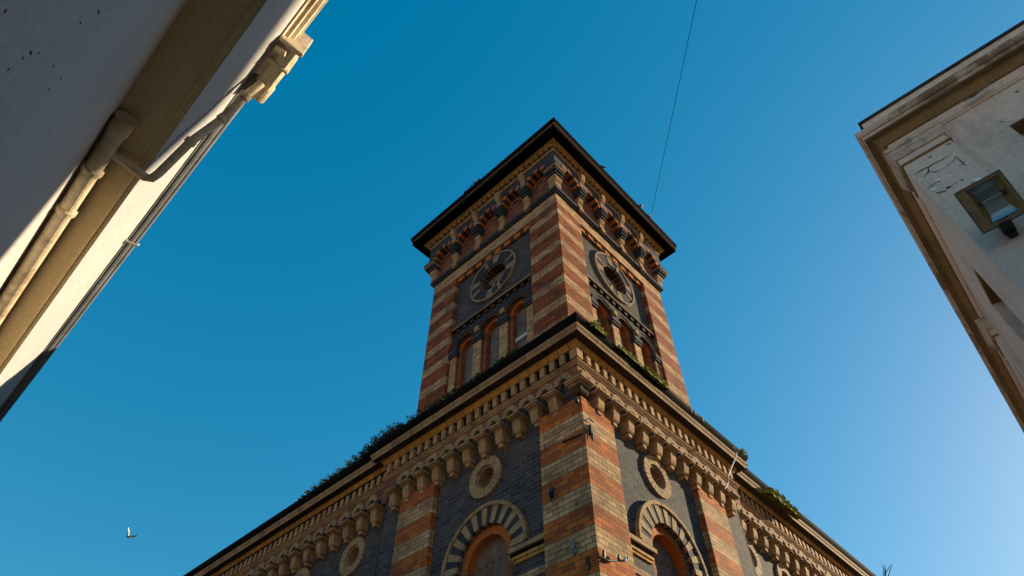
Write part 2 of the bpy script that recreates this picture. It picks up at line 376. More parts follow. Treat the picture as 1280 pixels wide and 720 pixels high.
def blind_arch(side, uc, zc):
    d = W
    b = MB()
    # hood mould
    for i in range(24):
        a0 = math.pi*i/24; a1 = math.pi*(i+1)/24
        b.sector(uc, zc, .875, .935, a0+.004, a1-.004, d-.075-random.uniform(0,.004), d+.005, 2, 2)
    # alternating voussoirs
    n = 21
    for i in range(n):
        a0 = math.pi*i/n; a1 = math.pi*(i+1)/n
        if i % 2 == 0:
            am = (a0+a1)/2
            for s_ in (-1, 1):
                aa = am+s_*.25*(a1-a0)
                b.sector(uc, zc, .585, .875, aa-.0245*math.pi/2*.95, aa+.0245*math.pi/2*.95, d-.05-random.uniform(0,.004), d+.14, 2, 0)
        else:
            b.sector(uc, zc, .59, .873, a0+.004, a1-.004, d-.042, d+.14, 3, 1)
    b.sector(uc, zc, .60, .88, 0, math.pi, d-.03, d+.005, 36, 4)
    # orange inner order
    n = 30
    for i in range(n):
        a0 = math.pi*i/n; a1 = math.pi*(i+1)/n
        b.sector(uc, zc, .44, .586, a0+.006, a1-.006, d+.05+random.uniform(0,.004), d+.22, 2, 3)
    b.sector(uc, zc, .452, .58, 0, math.pi, d+.058, d+.21, 36, 4)
    b.box(uc-.586, uc-.44, d+.05, d+.22, 0, zc, 5); b.box(uc+.44, uc+.586, d+.05, d+.22, 0, zc, 5)
    o = part(b, 'arch', [M['vous'], M['blues'], M['stonec'], M['vouso'], M['crack'], M['orange']], side)
    b = MB()
    pts = [(uc-.46, 0), (uc+.46, 0)] + [(uc+.46*math.cos(math.pi*i/30), zc+.46*math.sin(math.pi*i/30)) for i in range(31)]
    b.prism(pts, 'y', d+.19, d+.21)
    part(b, 'arch_panel', M['board'], side, parent=o)
    for k in range(5):   # small round vent holes in the boarding
        b = MB(); u = uc-.3+.15*k; z = zc+.08-.012*k
        b.prism([(u+.016*math.cos(t*.785), z+.016*math.sin(t*.785)) for t in range(8)], 'y', d+.182, d+.192)
        part(b, 'vent_hole', M['void'], side, parent=o)
    return o
def impost(side, u0, u1, d):
    b = MB()
    b.box(u0, u1, d-.10, d+.02, 6.30, 6.375, 0); b.box(u0, u1-.02, d-.065, d+.02, 6.255, 6.30, 2)
    b.box(u0, u1-.04, d-.05, d+.02, 6.20, 6.252, 1); b.box(u0, u1-.055, d-.03, d+.02, 6.15, 6.198, 1)
    b.box(u0, u1-.05, d-.02, d+.02, 5.86, 5.96, 3)
    part(b, 'impost', [M['stonec'], M['yell'], M['lead'], M['cream']], side, bevel=.006)
for s in ('L', 'R'):
    g = G[s]; p1, (pa, pb) = g['p1'], g['p2']; kx = g['kx']; sb = g['sb']
    # pavilion bay wall
    b = MB()
    b.arch_plate(p1, pa, 0, 7.45, [(g['ac'], .586, 0, AZ)], W, .3)
    b.hole_plate(p1, pa, 7.45, 9.06, g['oc'], OZ, .20, W, .25)
    b.add([(0,W,8.39),(p1,W,8.39),(p1,W,9.06),(0,W,9.06)], [(0,1,2,3)])
    b.add([(pa,W,8.39),(pb,W,8.39),(pb,W,9.06),(pa,W,9.06)], [(0,1,2,3)])
    b.add([(pb,W,0),(kx+.02,W,0),(kx+.02,W,9.06),(pb,W,9.06)], [(0,1,2,3)])
    part(b, 'bay_wall', M['blue'], s)
    b = MB(); b.box(pa, pb, 0, W+.03, 0, 8.39); part(b, 'pilaster', M['pil'], s, bevel=.01)
    blind_arch(s, g['ac'], AZ)
    ocu(s, g['oc'], OZ, W)
    impost(s, p1, g['ac']-.57, W)
    b = MB()   # far impost
    b.box(g['ac']+.57, pa, W-.10, W+.02, 6.30, 6.375, 0); b.box(g['ac']+.59, pa, W-.065, W+.02, 6.255, 6.30, 2); b.box(g['ac']+.61, pa, W-.05, W+.02, 6.20, 6.252, 1)
    part(b, 'impost', [M['stonec'], M['yell'], M['lead']], s, bevel=.006)
    # wing wall with its oculi
    b = MB(); d = W+sb; u = kx
    wo = g['wo']
    b.add([(u,d,0),(FAR,d,0),(FAR,d,7.45),(u,d,7.45)], [(0,1,2,3)])
    edges = [u] + [(wo[i]+wo[i+1])/2 for i in range(len(wo)-1)] + [FAR]
    for i, c in enumerate(wo): b.hole_plate(edges[i], edges[i+1], 7.45, 9.06, c, OZ, .20, d, .25)
    b.box(kx-.02, kx, W, d+.3, 0, 9.06)
    part(b, 'wing_wall', M['blue'], s)
    for c in wo: ocu(s, c, OZ, d)
b = MB(); b.prism([(0,0),(G['R']['p1'],0),(G['R']['p1'],W+.03),(W+.03,W+.03),(W+.03,G['L']['p1']),(0,G['L']['p1'])], 'z', 0, 8.39)
part(b, 'pilaster', M['pil'], bevel=.012, label='corner pilaster striped orange and cream')
# arcade plate over the corbels
ARZ = 8.83; ARI, ARO = .092, .2
def arcade(side, cs, n, pitch, d0, u0, u1, tail=True):
    hol = []
    for i in range(n):
        c0 = cs+pitch*i; hol.append((c0+pitch/2, ARI, 8.66, ARZ))
    b = MB()
    b.arch_plate(u0, u1, 8.66, 9.06, hol, d0, W-.005, 0, 1, 12)
    for (uc, hw, zb, zs) in hol:
        k = 9
        for i in range(k):
            a0 = math.pi*i/k; a1 = math.pi*(i+1)/k
            b.sector(uc, zs, ARI-.004, ARO+random.uniform(-.004,.004), a0+.035, a1-.035, d0-.022-random.uniform(0,.006), d0+.06, 2, 2)
        b.sector(uc, zs, ARI+.004, ARO-.01, 0, math.pi, d0-.012, d0+.05, 18, 3)
    part(b, 'arcade', [M['red'], M['blue'], M['vous'], M['crack']], side)
# corbel prototype: local x along the wall, -y outward, z absolute
def corbel_mb():
    b = MB()
    b.box(-.05, .05, -.02, W+.01, 8.25, 8.325, 0)
    b.prism([(W+.01, 8.33), (-.03, 8.33), (-.055, 8.37), (-.075, 8.45), (-.085, 8.57), (W+.01, 8.57)], 'x', -.085, .085, 0)
    b.box(-.10, .10, -.10, W+.01, 8.555, 8.585, 0)
    b.box(-.125, .125, -.15, W+.01, 8.588, 8.61, 0)
    b.box(-.145, .145, -.175, W+.01, 8.612, 8.655, 0)
    b.prism([(W+.01, 8.658), (-.10, 8.658), (-.05, 8.76), (-.03, 8.80), (W+.01, 8.80)], 'x', -.10, .10, 1)
    return b
proto = corbel_mb().build('corbel', [M['stonec'], M['blues']], BLD, .008)
first = True
def place_corbel(side, u, d):
    global first
    jz = random.uniform(-.006, .006); ju = random.uniform(-.006, .006)
    loc = (u+ju, d, jz) if side == 'R' else (d, u+ju, jz)
    rz = 0 if side == 'R' else R(-90)
    if first: proto.location = loc; proto.rotation_euler = (0, 0, rz); first = False
    else: dup(proto, loc, rz, BLD)
for s in ('L', 'R'):
    g = G[s]; kx = g['kx']
    n = int((kx-.25-g['cs'])/g['cp'])+1
    for i in range(n): place_corbel(s, g['cs']+g['cp']*i, 0)
    arcade(s, g['cs']-g['cp'], n+0, g['cp'], 0, 0.0, kx)
    wc, wp = g['wc']; sb = g['sb']; nw = 22
    for i in range(nw): place_corbel(s, wc+wp*i, sb)
    arcade(s, wc-wp*0, int((FAR-wc)/wp)-1, wp, sb, kx, FAR)
b = MB()   # corner corbel wrapping both fronts
pc = [(.125,.2)] and [(.14, .0), (.0, .0), (.0, .14)]
def corner_sweep(b, e, prof, m): b.sweep([(0, e), (0, 0), (e, 0)], prof, False, m)
corner_sweep(b, .15, [(-W,8.42),(.03,8.42),(.06,8.46),(.085,8.57),(-W,8.57)], 1)
corner_sweep(b, .16, [(-W,8.56),(.10,8.56),(.10,8.588),(-W,8.588)], 0)
corner_sweep(b, .19, [(-W,8.59),(.15,8.59),(.15,8.61),(.175,8.614),(.175,8.655),(-W,8.655)], 0)
corner_sweep(b, .14, [(-W,8.658),(.10,8.658),(.03,8.80),(-W,8.80)], 2)
part(b, 'corner_corbel', [M['stonec'], M['soff'], M['blues']], bevel=.008)
# cornice sweeps
SILL = [(-.1,9.065),(.02,9.065),(.02,9.095),(.042,9.099),(.042,9.125),(.062,9.128),(.062,9.152),(-.1,9.152)]
FRZ = [(-.1,9.152),(.0,9.152),(.0,9.45),(-.1,9.45)]
BED = [(-.1,9.445),(.045,9.445),(.05,9.46),(.075,9.49),(.098,9.515),(.10,9.548),(-.1,9.55)]
COR = [(-.1,9.55),(.10,9.552),(.10,9.566),(.222,9.57),(.222,9.552),(.252,9.552),(.258,9.61),(.285,9.655),(.285,9.702),(-.1,9.702)]
GUT = [(-.1,9.704),(.262,9.704),(.295,9.76),(.318,9.80),(.32,9.905),(.30,9.91),(-.1,9.91)]
PAV = [(1.2, YK), (0, YK), (0, 0), (XK, 0), (XK, 1.2)]
WL = [(SL, FAR), (SL, YK-.02)]; WR = [(XK-.02, SR), (FAR, SR)]
def lift(pr, dz): return [(p, z+dz) for p, z in pr]
for path, dz in ((PAV, 0), (WL, -.005), (WR, -.005)):
    cm = MB(); cm.sweep(path, lift(SILL, dz)); cor = part(cm, 'cornice', M['stonec'], bevel=.004)
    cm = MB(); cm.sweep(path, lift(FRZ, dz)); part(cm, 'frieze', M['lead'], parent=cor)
    cm = MB(); cm.sweep(path, lift(BED, dz)); part(cm, 'bed_moulding', M['yell'], parent=cor)
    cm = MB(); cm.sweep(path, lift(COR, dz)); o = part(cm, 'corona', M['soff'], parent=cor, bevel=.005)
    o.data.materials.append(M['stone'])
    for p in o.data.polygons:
        if abs(p.normal.z) < .75: p.material_index = 1  # undersides keep the darker brown, upright faces get sandstone
    cm = MB(); cm.sweep(path, lift(GUT, dz)); part(cm, 'gutter', M['lead'], parent=cor, bevel=.006)
    P = .233; zb, zt = 9.175+dz, 9.388+dz
    if path is PAV:
        dn = MB(); dn.box(-.054, .054, -.078, .01, zb, zt); dn = dn.build('dentil', M['stonec'], cor, .006)
        dc = MB(); dc.box(-.075, .09, -.075, .09, zb, zt); part(dc, 'corner_dentil', M['stonec'], parent=cor, bevel=.006)
        u = .26; k0 = True
        while u < YK-.05:
            for sd_ in ('L', 'R'):
                ju, q = u+random.uniform(-.008,.008), random.uniform(-.006,.005); jz = random.uniform(-.004,.004)
                loc, rz = ((q, ju, jz), R(-90)) if sd_ == 'L' else ((ju, q, jz), 0)
                if k0: dn.location = loc; dn.rotation_euler = (0,0,rz); k0 = False
                else: dup(dn, loc, rz, cor)
            u += P
    else:
        dm = MB(); u = YK+.12; s0 = SL if path is WL else SR
        while u < FAR:
            j = random.uniform(-.006,.006); q = random.uniform(-.005,.004); wd = .058+random.uniform(-.004,.003)
            if path is WL: dm.box(s0-.068+q, s0+.01, u-wd+j, u+wd+j, zb, zt)
            else: dm.box(u-wd+j, u+wd+j, s0-.068+q, s0+.01, zb, zt)
            u += P*.92
        tag(part(dm, 'dentil_course', M['stonec'], parent=cor, bevel=.006), kind='stuff')
# eaves joints: gutter brackets on the right-hand front
for px, py in ((862, 507), (868, 515), (878, 524)):
    p = on_y(px, py, -.31); b = MB(); b.box(p.x-.02, p.x+.02, -.327, -.30, 9.80, 9.935); part(b, 'gutter_clip', M['shut'])
# roofs and body
b = MB(); b.box(.12, 4.9, .12, 4.9, 9.0, 9.90)
b.prism([(-.05+SL, 9.90), (3.2, 10.9), (6.4, 9.90), (6.4, 9.3), (-.05+SL, 9.3)], 'y', YK, FAR)
b.prism([(-.05+SR, 9.90), (3.2, 10.9), (6.4, 9.90), (6.4, 9.3), (-.05+SR, 9.3)], 'x', XK, FAR)
part(b, 'roof', M['lead'])
b = MB(); b.box(6.2, 6.4, YK, FAR, 0, 9.3); b.box(XK+1.2, FAR, 6.2, 6.4, 0, 9.29); b.box(.6, 6.4, FAR-.2, FAR, 0, 9.28); b.box(FAR-.2, FAR, .6, 6.4, 0, 9.27)
part(b, 'rear_wall', M['red'])

# ---------------------------------------------------------------- tower
T0, T1 = .30, 4.75; TC = (T0+T1)/2
TW = .12
tower_parts = []
b = MB()
for x0 in (T0, T1-.9):
    for y0 in (T0, T1-.9):
        b = MB(); b.box(x0, x0+.9, y0, y0+.9, 9.6, 14.88)
        part(b, 'tower_pilaster', M['tow'], bevel=.01)
b = MB(); b.box(T0+TW+.35, T1-TW-.02, T0+TW+.35, T1-TW-.02, 9.7, 17.4); part(b, 'tower_core', M['void'])
SQ = [(T0, T1), (T0, T0), (T1, T0), (T1, T1)]
b = MB(); b.sweep(SQ, [(-.3,14.88),(0,14.88),(0,15.28),(-.3,15.28)], True); part(b, 'tower_band', M['cream'])
WU = (1.71, TC, 3.34); OP = .28
def tower_face(s):
    d = T0+TW
    b = MB(); b.hole_plate(T0+.9, T1-.9, 12.72, 14.88, TC, 13.95, .46, d, .2); part(b, 'tower_panel', M['blue'], s)
    # clock-like oculus
    b = MB(); n = 40
    for i in range(n):
        a0 = 2*math.pi*i/n; a1 = 2*math.pi*(i+1)/n
        b.sector(TC, 13.95, .735, .79, a0+.006, a1-.006, d-.06, d+.01, 2, 0)
        cre = i % 5 in (0, 1) if i % 10 < 5 else i % 5 == 2
        b.sector(TC, 13.95, .47, .725, a0+.003, a1-.003, d-.035-(.012 if cre else 0), d+.01, 2, 0 if cre else 1)
    for i in range(n):
        a0 = 2*math.pi*i/n; a1 = 2*math.pi*(i+1)/n
        b.sector(TC, 13.95, .40, .475, a0+.004, a1-.004, d-.01, d+.21, 2, 2 if i % 2 else 1)
    o = part(b, 'tower_oculus', [M['ringb'], M['blues'], M['red']], s)
    b = MB(); b.disc(TC, 13.95, .41, d+.20, 0)
    b.box(TC-.36, TC+.33, d+.15, d+.17, 13.97, 14.17, 1); b.box(TC-.12, TC+.02, d+.13, d+.16, 13.70, 13.95, 1)
    b.prism([(TC-.2,13.72),(TC-.05,13.66),(TC-.02,13.92),(TC-.16,13.97)], 'y', d+.10, d+.115, 2)
    b.prism([(TC+.08,13.66),(TC+.2,13.73),(TC+.12,13.95),(TC+.04,13.9)], 'y', d+.10, d+.115, 2)
    part(b, 'oculus_panel', [M['void'], M['board'], M['shut']], s, parent=o)
    # chequer row under the band
    b = MB(); u = T0+.93; i = 0
    while u < T1-1.05:
        wd = .20 if i % 2 == 0 else .13
        b.box(u, min(u+wd, T1-.92), d-.06 if i % 2 else d-.075, d+.02, 14.72, 14.878, 0 if i % 2 == 0 else 1); u += wd+.004; i += 1
    part(b, 'chequer_row', [M['vouso'], M['soff']], s)
    # string course with dentils
    b = MB(); b.box(T0+.9, T1-.9, d-.09, d+.02, 12.86, 12.90, 0); b.box(T0+.9, T1-.9, d-.07, d+.02, 12.815, 12.858, 2)
    u = T0+1.0
    while u < T1-.95: b.box(u-.055, u+.055, d-.06, d+.02, 12.725, 12.812, 1); u += .235
    part(b, 'string_course', [M['stonec'], M['soff'], M['lead']], s, bevel=.004)
    # window arcade
    b = MB(); b.arch_plate(T0+.9, T1-.9, 9.7, 12.72, [(u, OP, 9.7, 12.10) for u in WU], d-.02, .2, 0, 1, 16)
    part(b, 'window_wall', [M['blues'], M['orange']], s)
    for u in WU:
        b = MB(); n = 14
        for i in range(n):
            a0 = math.pi*i/n; a1 = math.pi*(i+1)/n
            b.sector(u, 12.10, .30, .385, a0+.012, a1-.012, d-.065-random.uniform(0,.006), d-.01, 2, 0)
            b.sector(u, 12.10, .20, .282, a0+.02, a1-.02, d+.03, d+.2, 2, 1)
        b.sector(u, 12.10, .385, .405, 0, math.pi, d-.085, d-.01, 24, 3)
        b.sector(u, 12.10, .205, .279, 0, math.pi, d+.04, d+.19, 24, 2)
        b.box(u-.28, u-.20, d+.03, d+.2, 9.8, 12.10, 4); b.box(u+.20, u+.28, d+.03, d+.2, 9.8, 12.10, 4)
        o = part(b, 'tower_window', [M['soff'], M['vouso'], M['crack'], M['slate'], M['orange']], s)
        b = MB()
        for k in range(5): b.box(u-.2+.08*k+.003, u-.2+.08*k+.077, d+.17+.004*(k % 2), d+.19, 9.8, 12.32)
        part(b, 'shutter', M['shut'], s, parent=o)
        if s == 'L' and u == WU[0]: b = MB(); b.box(u-.2, u+.2, d+.10, d+.165, 11.29, 11.38); part(b, 'window_sill', M['white'], s, parent=o)
    for (a, c) in ((T0+.93, 1.43), (1.99, 2.235), (2.805, 3.05), (3.62, T1-.93)):
        b = MB(); b.box(a, c, d-.06, d-.0, 9.8, 11.90, 0); b.box(a-.02, c+.02, d-.10, d+.02, 11.905, 11.97, 1); b.box(a-.03, c+.03, d-.12, d+.02, 11.975, 12.09, 1)
        part(b, 'window_pier', [M['cream'], M['slate']], s, bevel=.005)
    b = MB()
    for u in (2.1125, 2.9275): b.box(u-.065, u+.065, d-.13, d, 12.2, 12.36)
    part(b, 'boss', M['vous'], s, bevel=.02)
    # bracketed frieze
    b = MB()
    k = 5; P = (T1-T0)/k
    hol = [(T0+P*(i+.5), .29, 15.4, 16.22) for i in range(k)]
    b.arch_plate(T0-.18, T1+.18, 16.2, 16.96, [(u, .43, 16.2, 16.22) for (u, _, _, _) in hol], T0-.19, .19, 0, 0, 16)
    for (u, _, _, _) in hol:
        n = 9
        for i in range(n):
            a0 = math.pi*i/n; a1 = math.pi*(i+1)/n
            b.sector(u, 16.22, .285, .44, a0+.008, a1-.008, T0-.205-random.uniform(0,.008), T0+.03, 3, 2 if i % 2 == 0 else 3)
        b.sector(u, 16.12, .16, .22, 0, math.pi, T0-.035, T0+.02, 12, 4)
    part(b, 'tower_arcade', [M['slate'], M['slate'], M['vouso'], M['blues'], M['orange']], s)
    b = MB(); b.add([(T0,T0,15.4),(T1,T0,15.4),(T1,T0,17.1),(T0,T0,17.1)], [(0,1,2,3)]); part(b, 'tower_frieze', M['red'], s)
tower_face('L'); tower_face('R')
b = MB()
for f in (0, 1):
    for q in ((T0+.9, T1-.9),):
        if f == 0: b.box(q[0], q[1], T1-TW-.1, T1-TW, 9.7, 14.88)
        else: b.box(T1-TW-.1, T1-TW, q[0], q[1], 9.7, 14.88)
b.box(T0+.02, T1, T1-.12, T1-.002, 15.3, 17.1); b.box(T1-.12, T1-.003, T0+.02, T1-.13, 15.3, 17.1)
part(b, 'tower_rear_wall', M['blue'])
b = MB(); b.sweep(SQ, [(-.2,15.28),(.05,15.28),(.05,15.32),(.09,15.335),(.10,15.42),(-.2,15.42)], True); part(b, 'tower_string', M['slate'])
# consoles
CP = [(.02,15.43),(-.05,15.44),(-.09,15.50),(-.10,15.60),(-.08,15.66),(-.12,15.72),(-.15,15.80),(-.15,15.86),(.02,15.86)]
def console_mb():
    b = MB(); b.prism(CP, 'x', -.09, .09, 0)
    b.box(-.10, .10, -.19, .02, 15.864, 15.95, 1); b.box(-.12, .12, -.235, .02, 15.954, 16.04, 1); b.box(-.14, .14, -.27, .02, 16.044, 16.12, 1); b.box(-.155, .155, -.285, .02, 16.124, 16.18, 1)
    b.box(-.085, .085, -.125, .02, 15.30, 15.45, 0)
    b.prism([(.0,16.17),(-.22,16.17),(-.225,16.5),(-.29,16.6),(-.33,16.72),(-.33,16.86),(.0,16.86)], 'x', -.075, .075, 0)
    return b
cpro = console_mb().build('console', [M['stonec'], M['slate']], BLD, .01)
P = (T1-T0)/5; ff = True
for s in ('L', 'R'):
    for i in range(1, 5):
        u = T0+P*i; loc = (u, T0, 0) if s == 'R' else (T0, u, 0); rz = 0 if s == 'R' else R(-90)
        if ff: cpro.location = loc; cpro.rotation_euler = (0,0,rz); ff = False
        else: dup(cpro, loc, rz, BLD)
for (cx, cy, pth) in ((T0, T0, [(T0, T0+.13), (T0, T0), (T0+.13, T0)]), (T0, T1, [(T0+.13, T1), (T0, T1), (T0, T1-.13)]), (T1, T0, [(T1-.13, T0), (T1, T0), (T1, T0+.13)])):
    b = MB(); b.sweep(pth, [(-y, z) for y, z in CP], False, 0)
    b.sweep(pth, [(-.02,15.864),(.19,15.864),(.19,15.95),(-.02,15.95)], False, 1)
    b.sweep(pth, [(-.02,15.954),(.235,15.954),(.235,16.04),(-.02,16.04)], False, 1)
    b.sweep(pth, [(-.02,16.044),(.27,16.044),(.27,16.12),(-.02,16.12)], False, 0)
    b.sweep(pth, [(-.02,16.124),(.285,16.124),(.285,16.18),(-.02,16.18)], False, 1)
    b.sweep(pth, [(-.02,16.182),(.17,16.182),(.17,16.95),(-.02,16.95)], False, 1)
    part(b, 'corner_console', [M['stonec'], M['slate']], bevel=.01)
# tower cornice
b = MB(); b.sweep(SQ, [(-.1,16.96),(.200,16.96),(.210,16.97),(.215,17.02),(.215,17.05),(-.1,17.05)], True); tcor = part(b, 'tower_cornice', M['stonec'], bevel=.004)
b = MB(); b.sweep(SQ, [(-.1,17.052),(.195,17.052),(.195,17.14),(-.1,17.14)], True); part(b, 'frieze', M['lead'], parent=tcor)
dn = MB(); dn.box(-.048, .048, -.10, .0, 17.052, 17.136); dn = dn.build('dentil', M['vous'], tcor, .012)
u = T0-.2; k0 = True
while u < T1+.25:
    for sd_ in ('L', 'R'):
        ju = u+random.uniform(-.008,.008); loc, rz = ((T0-.19, ju, 0), R(-90)) if sd_ == 'L' else ((ju, T0-.19, 0), 0)
        if k0: dn.location = loc; dn.rotation_euler = (0,0,rz); k0 = False
        else: dup(dn, loc, rz, tcor)
    u += .178
b = MB(); b.sweep(SQ, [(-.1,17.142),(.285,17.145),(.30,17.155),(.33,17.18),(.35,17.20),(.355,17.225),(-.1,17.225)], True); part(b, 'bed_moulding', M['yell'], parent=tcor)
b = MB(); b.sweep(SQ, [(-.1,17.226),(.58,17.235),(.58,17.2),(.60,17.2),(.605,17.33),(-.1,17.33)], True); part(b, 'corona', M['lead'], parent=tcor)
b = MB(); b.sweep(SQ, [(-.1,17.332),(.607,17.332),(.622,17.338),(.622,17.352),(-.1,17.352)], True); part(b, 'drip_edge', M['stonec'], parent=tcor)
b = MB(); b.sweep(SQ, [(-.1,17.354),(.61,17.354),(.64,17.40),(.645,17.46),(.66,17.48),(.66,17.56),(-.1,17.60)], True)
q = .6
b.add([(T0-q,T0-q,17.56),(T1+q,T0-q,17.56),(T1+q,T1+q,17.56),(T0-q,T1+q,17.56),(TC,TC,18.25)], [(0,1,4),(1,2,4),(2,3,4),(3,0,4)])
part(b, 'tower_roof', M['lead'], bevel=.006)

# ================================================================== cream building on the left
HB, HT = 3.80, 4.50            # heights above the eye of the soffit and of the eaves
ez = CAM.z
LB = thing('cream_building', 'cream stucco building overhead on the left with beige soffit and painted pipes', 'building', (CAM.x, CAM.y, 0), R(-1.7))
# local frame: x towards the street, y along the front; local z absolute
def lx(x, y): return x
XW, XS, XT = -.535, -.222, -.075      # wall, soffit edge, eaves (x at y=0)
Y0, Y1 = -8.0, 30.0
b = MB(); b.box(XW-6, XW, Y0, Y1, 0, ez+HB+.3); wallL = b.build('wall', M['stucco'], LB)
for (px, py, ln) in ((123,15,.05),(100,29,.03),(38,66,.045),(28,73,.02),(66,83,.02),(10,87,.015),(48,66,.012),(61,111,.02),(76,98,.015),(6,14,.02)):
    rz = LB.rotation_euler.z
    r = ray(px, py); r = Matrix.Rotation(-rz, 3, 'Z') @ r
    p = r*(XW/r.x) ; z = p.z+ez; y = p.y
    a = random.uniform(.9,1.3); wd = .004
    du, dz = ln*math.sin(a), ln*math.cos(a)
    b = MB(); b.prism([(y-du/2, z-dz/2), (y+wd, z-.003), (y+du/2, z+dz/2), (y-wd, z+.006)], 'x', XW-.002, XW+.001)
    b.build('chip', M['crack'], LB)
b = MB(); b.box(XW-.05, XS, Y0, Y1, ez+HB, ez+HB+.12)
b.build('soffit', M['ochre'], LB, .006)
b = MB(); b.prism([(XS-.045, ez+HB-.012), (XS-.03, ez+HB-.016), (XS-.026, ez+HB+.01), (XS-.05, ez+HB+.01)], 'y', Y0, Y1); b.build('bead', M['ochre'], LB)
b = MB(); b.prism([(XS-.35, ez+HB+.1), (XS-.02, ez+HB+.02), (XS+.004, ez+HB-.003), (XT, ez+HT), (XT, ez+HT+.1), (XS-.35, ez+HT+.1)], 'y', Y0, Y1)
b.build('fascia', M['stucco'], LB)
YG = 2.55
b = MB(); b.prism([(XT-.02, ez+HT+.02), (XT+.012, ez+HT-.01), (XT+.02, ez+HT+.02), (XT+.05, ez+HT+.03), (XT+.055, ez+HT+.06), (XT+.085, ez+HT+.075), (XT+.09, ez+HT+.12), (XT+.105, ez+HT+.13), (XT+.105, ez+HT+.17), (XT-.02, ez+HT+.17)], 'y', Y0, YG)
b.build('gutter', M['paintp'], LB, .004)
b = MB(); b.prism([(XT-.02, ez+HT+.02), (XT+.01, ez+HT-.004), (XT+.012, ez+HT+.03), (XT+.03, ez+HT+.035), (XT+.05, ez+HT+.05), (XT+.055, ez+HT+.08), (XT+.075, ez+HT+.09), (XT+.085, ez+HT+.13), (XT+.085, ez+HT+.17), (XT-.02, ez+HT+.17)], 'y', YG, Y1)
b.build('gutter', M['leadl'], LB, .004)['label'] = 'dark grey moulded eaves gutter'
b = MB(); b.prism([(XT+.06, ez+HT+.172), (-3.4, ez+HT+1.9), (XW-6, ez+HT+.172)], 'y', Y0, Y1); b.build('roof', M['slate'], LB)
b = MB(); b.box(-2.5, -1.4, -6.6, -5.0, ez+5.0, ez+9.0); b.box(-2.58, -1.32, -6.68, -4.92, ez+9.001, ez+9.15); b.build('chimney', M['stucco'], LB)
# pipework
def lp(px, py, x):      # pixel -> local point on local plane x
    r = Matrix.Rotation(-LB.rotation_euler.z, 3, 'Z') @ ray(px, py); p = r*(x/r.x); return p
PX, PZ, PR = XW+.07, ez+HB-.07, .052
b = MB(); b.tube([(PX, 2.93, PZ), (PX, 3.0, PZ), (PX, 12, PZ)], [PR, PR, PR], 20)
b.tube([(PX, 2.925, PZ), (PX, 3.06, PZ)], PR+.012, 20)
pipe = b.build('drainpipe', M['paintp'], LB, smooth=False)
for y in (3.42, 3.86, 5.55):
    b = MB(); b.tube([(PX, y-.022, PZ), (PX, y-.012, PZ), (PX, y+.03, PZ), (PX, y+.036, PZ)], [PR+.004, PR+.016, PR+.014, PR+.002], 20); b.build('pipe_collar', M['paintp'], pipe)
pr = .029
xs, xe = PX+.09, XS+.055
pts = [(xs-.05, 3.24, ez+HB-.055), (xs+.06, 3.245, ez+HB-.055), (xe-.03, 3.26, ez+HB-.055), (xe+.005, 3.245, ez+HB-.045), (xe+.02, 3.205, ez+HB-.01), (xe+.055, 2.98, ez+HB+.18), (XT+.03, 2.82, ez+HT-.30), (XT+.055, 2.66, ez+HT-.14), (XT+.09, 2.56, ez+HT-.02)]
b = MB(); b.tube(pts, pr, 16); swan = b.build('swan_neck_pipe', M['paintp'], LB)
for t, rr in ((5, .038), (6, .037), (7, .042)):
    p = Vector(pts[t]); q = (Vector(pts[t-1])-p).normalized()
    b = MB(); b.tube([p-q*.02, p+q*.02], rr, 16); b.build('pipe_collar', M['paintp'], swan)
# hopper head under the eaves
b = MB(); hy0, hy1 = 2.19, 2.60
b.prism([(XT+.075, ez+HT+.0), (XT+.15, ez+HT-.02), (XT+.175, ez+HT+.04), (XT+.175, ez+HT+.26), (XT+.03, ez+HT+.26), (XT+.03, ez+HT+.06)], 'y', hy0, hy1)
b.tube([(XT+.125, hy1-.03, ez+HT+.06), (XT+.125, hy1+.12, ez+HT+.03)], [.062, .055], 16)
b.box(XT+.01, XT+.19, hy0-.02, hy0+.015, ez+HT-.03, ez+HT+.28); b.box(XT+.03, XT+.185, hy0+.17, hy0+.19, ez+HT-.03, ez+HT+.27)
b.tube([(XT+.02, hy0+.08, ez+HT-.02), (XT+.10, hy0+.06, ez+HT-.035)], .025, 8)
b.build('hopper_head', M['paintp'], LB, .012)
b = MB()
p = Vector((XT+.06, 4.6, ez+HT)); b.tube([p+Vector((-.10,-.02,-.03)), p+Vector((-.05,0,-.035)), p+Vector((.03,.0,-.02)), p+Vector((.035,.03,.03))], .011, 8)
b.build('gutter_bracket', M['steel'], LB)

# ================================================================== white stucco building on the right
RX, RY = 5.0, -.672
RB = thing('white_building', 'flaking white stucco building on the right with a stained moulded cornice', 'building', (CAM.x+RX, CAM.y+RY, 0), R(2.4))
# local frame: origin at the corner, front face x=0 looking -x (runs to -y), side face y=0 looking +y (runs to +x)
e = ez
D = .06
LFR, LSD = 12.0, 12.0
b = MB()
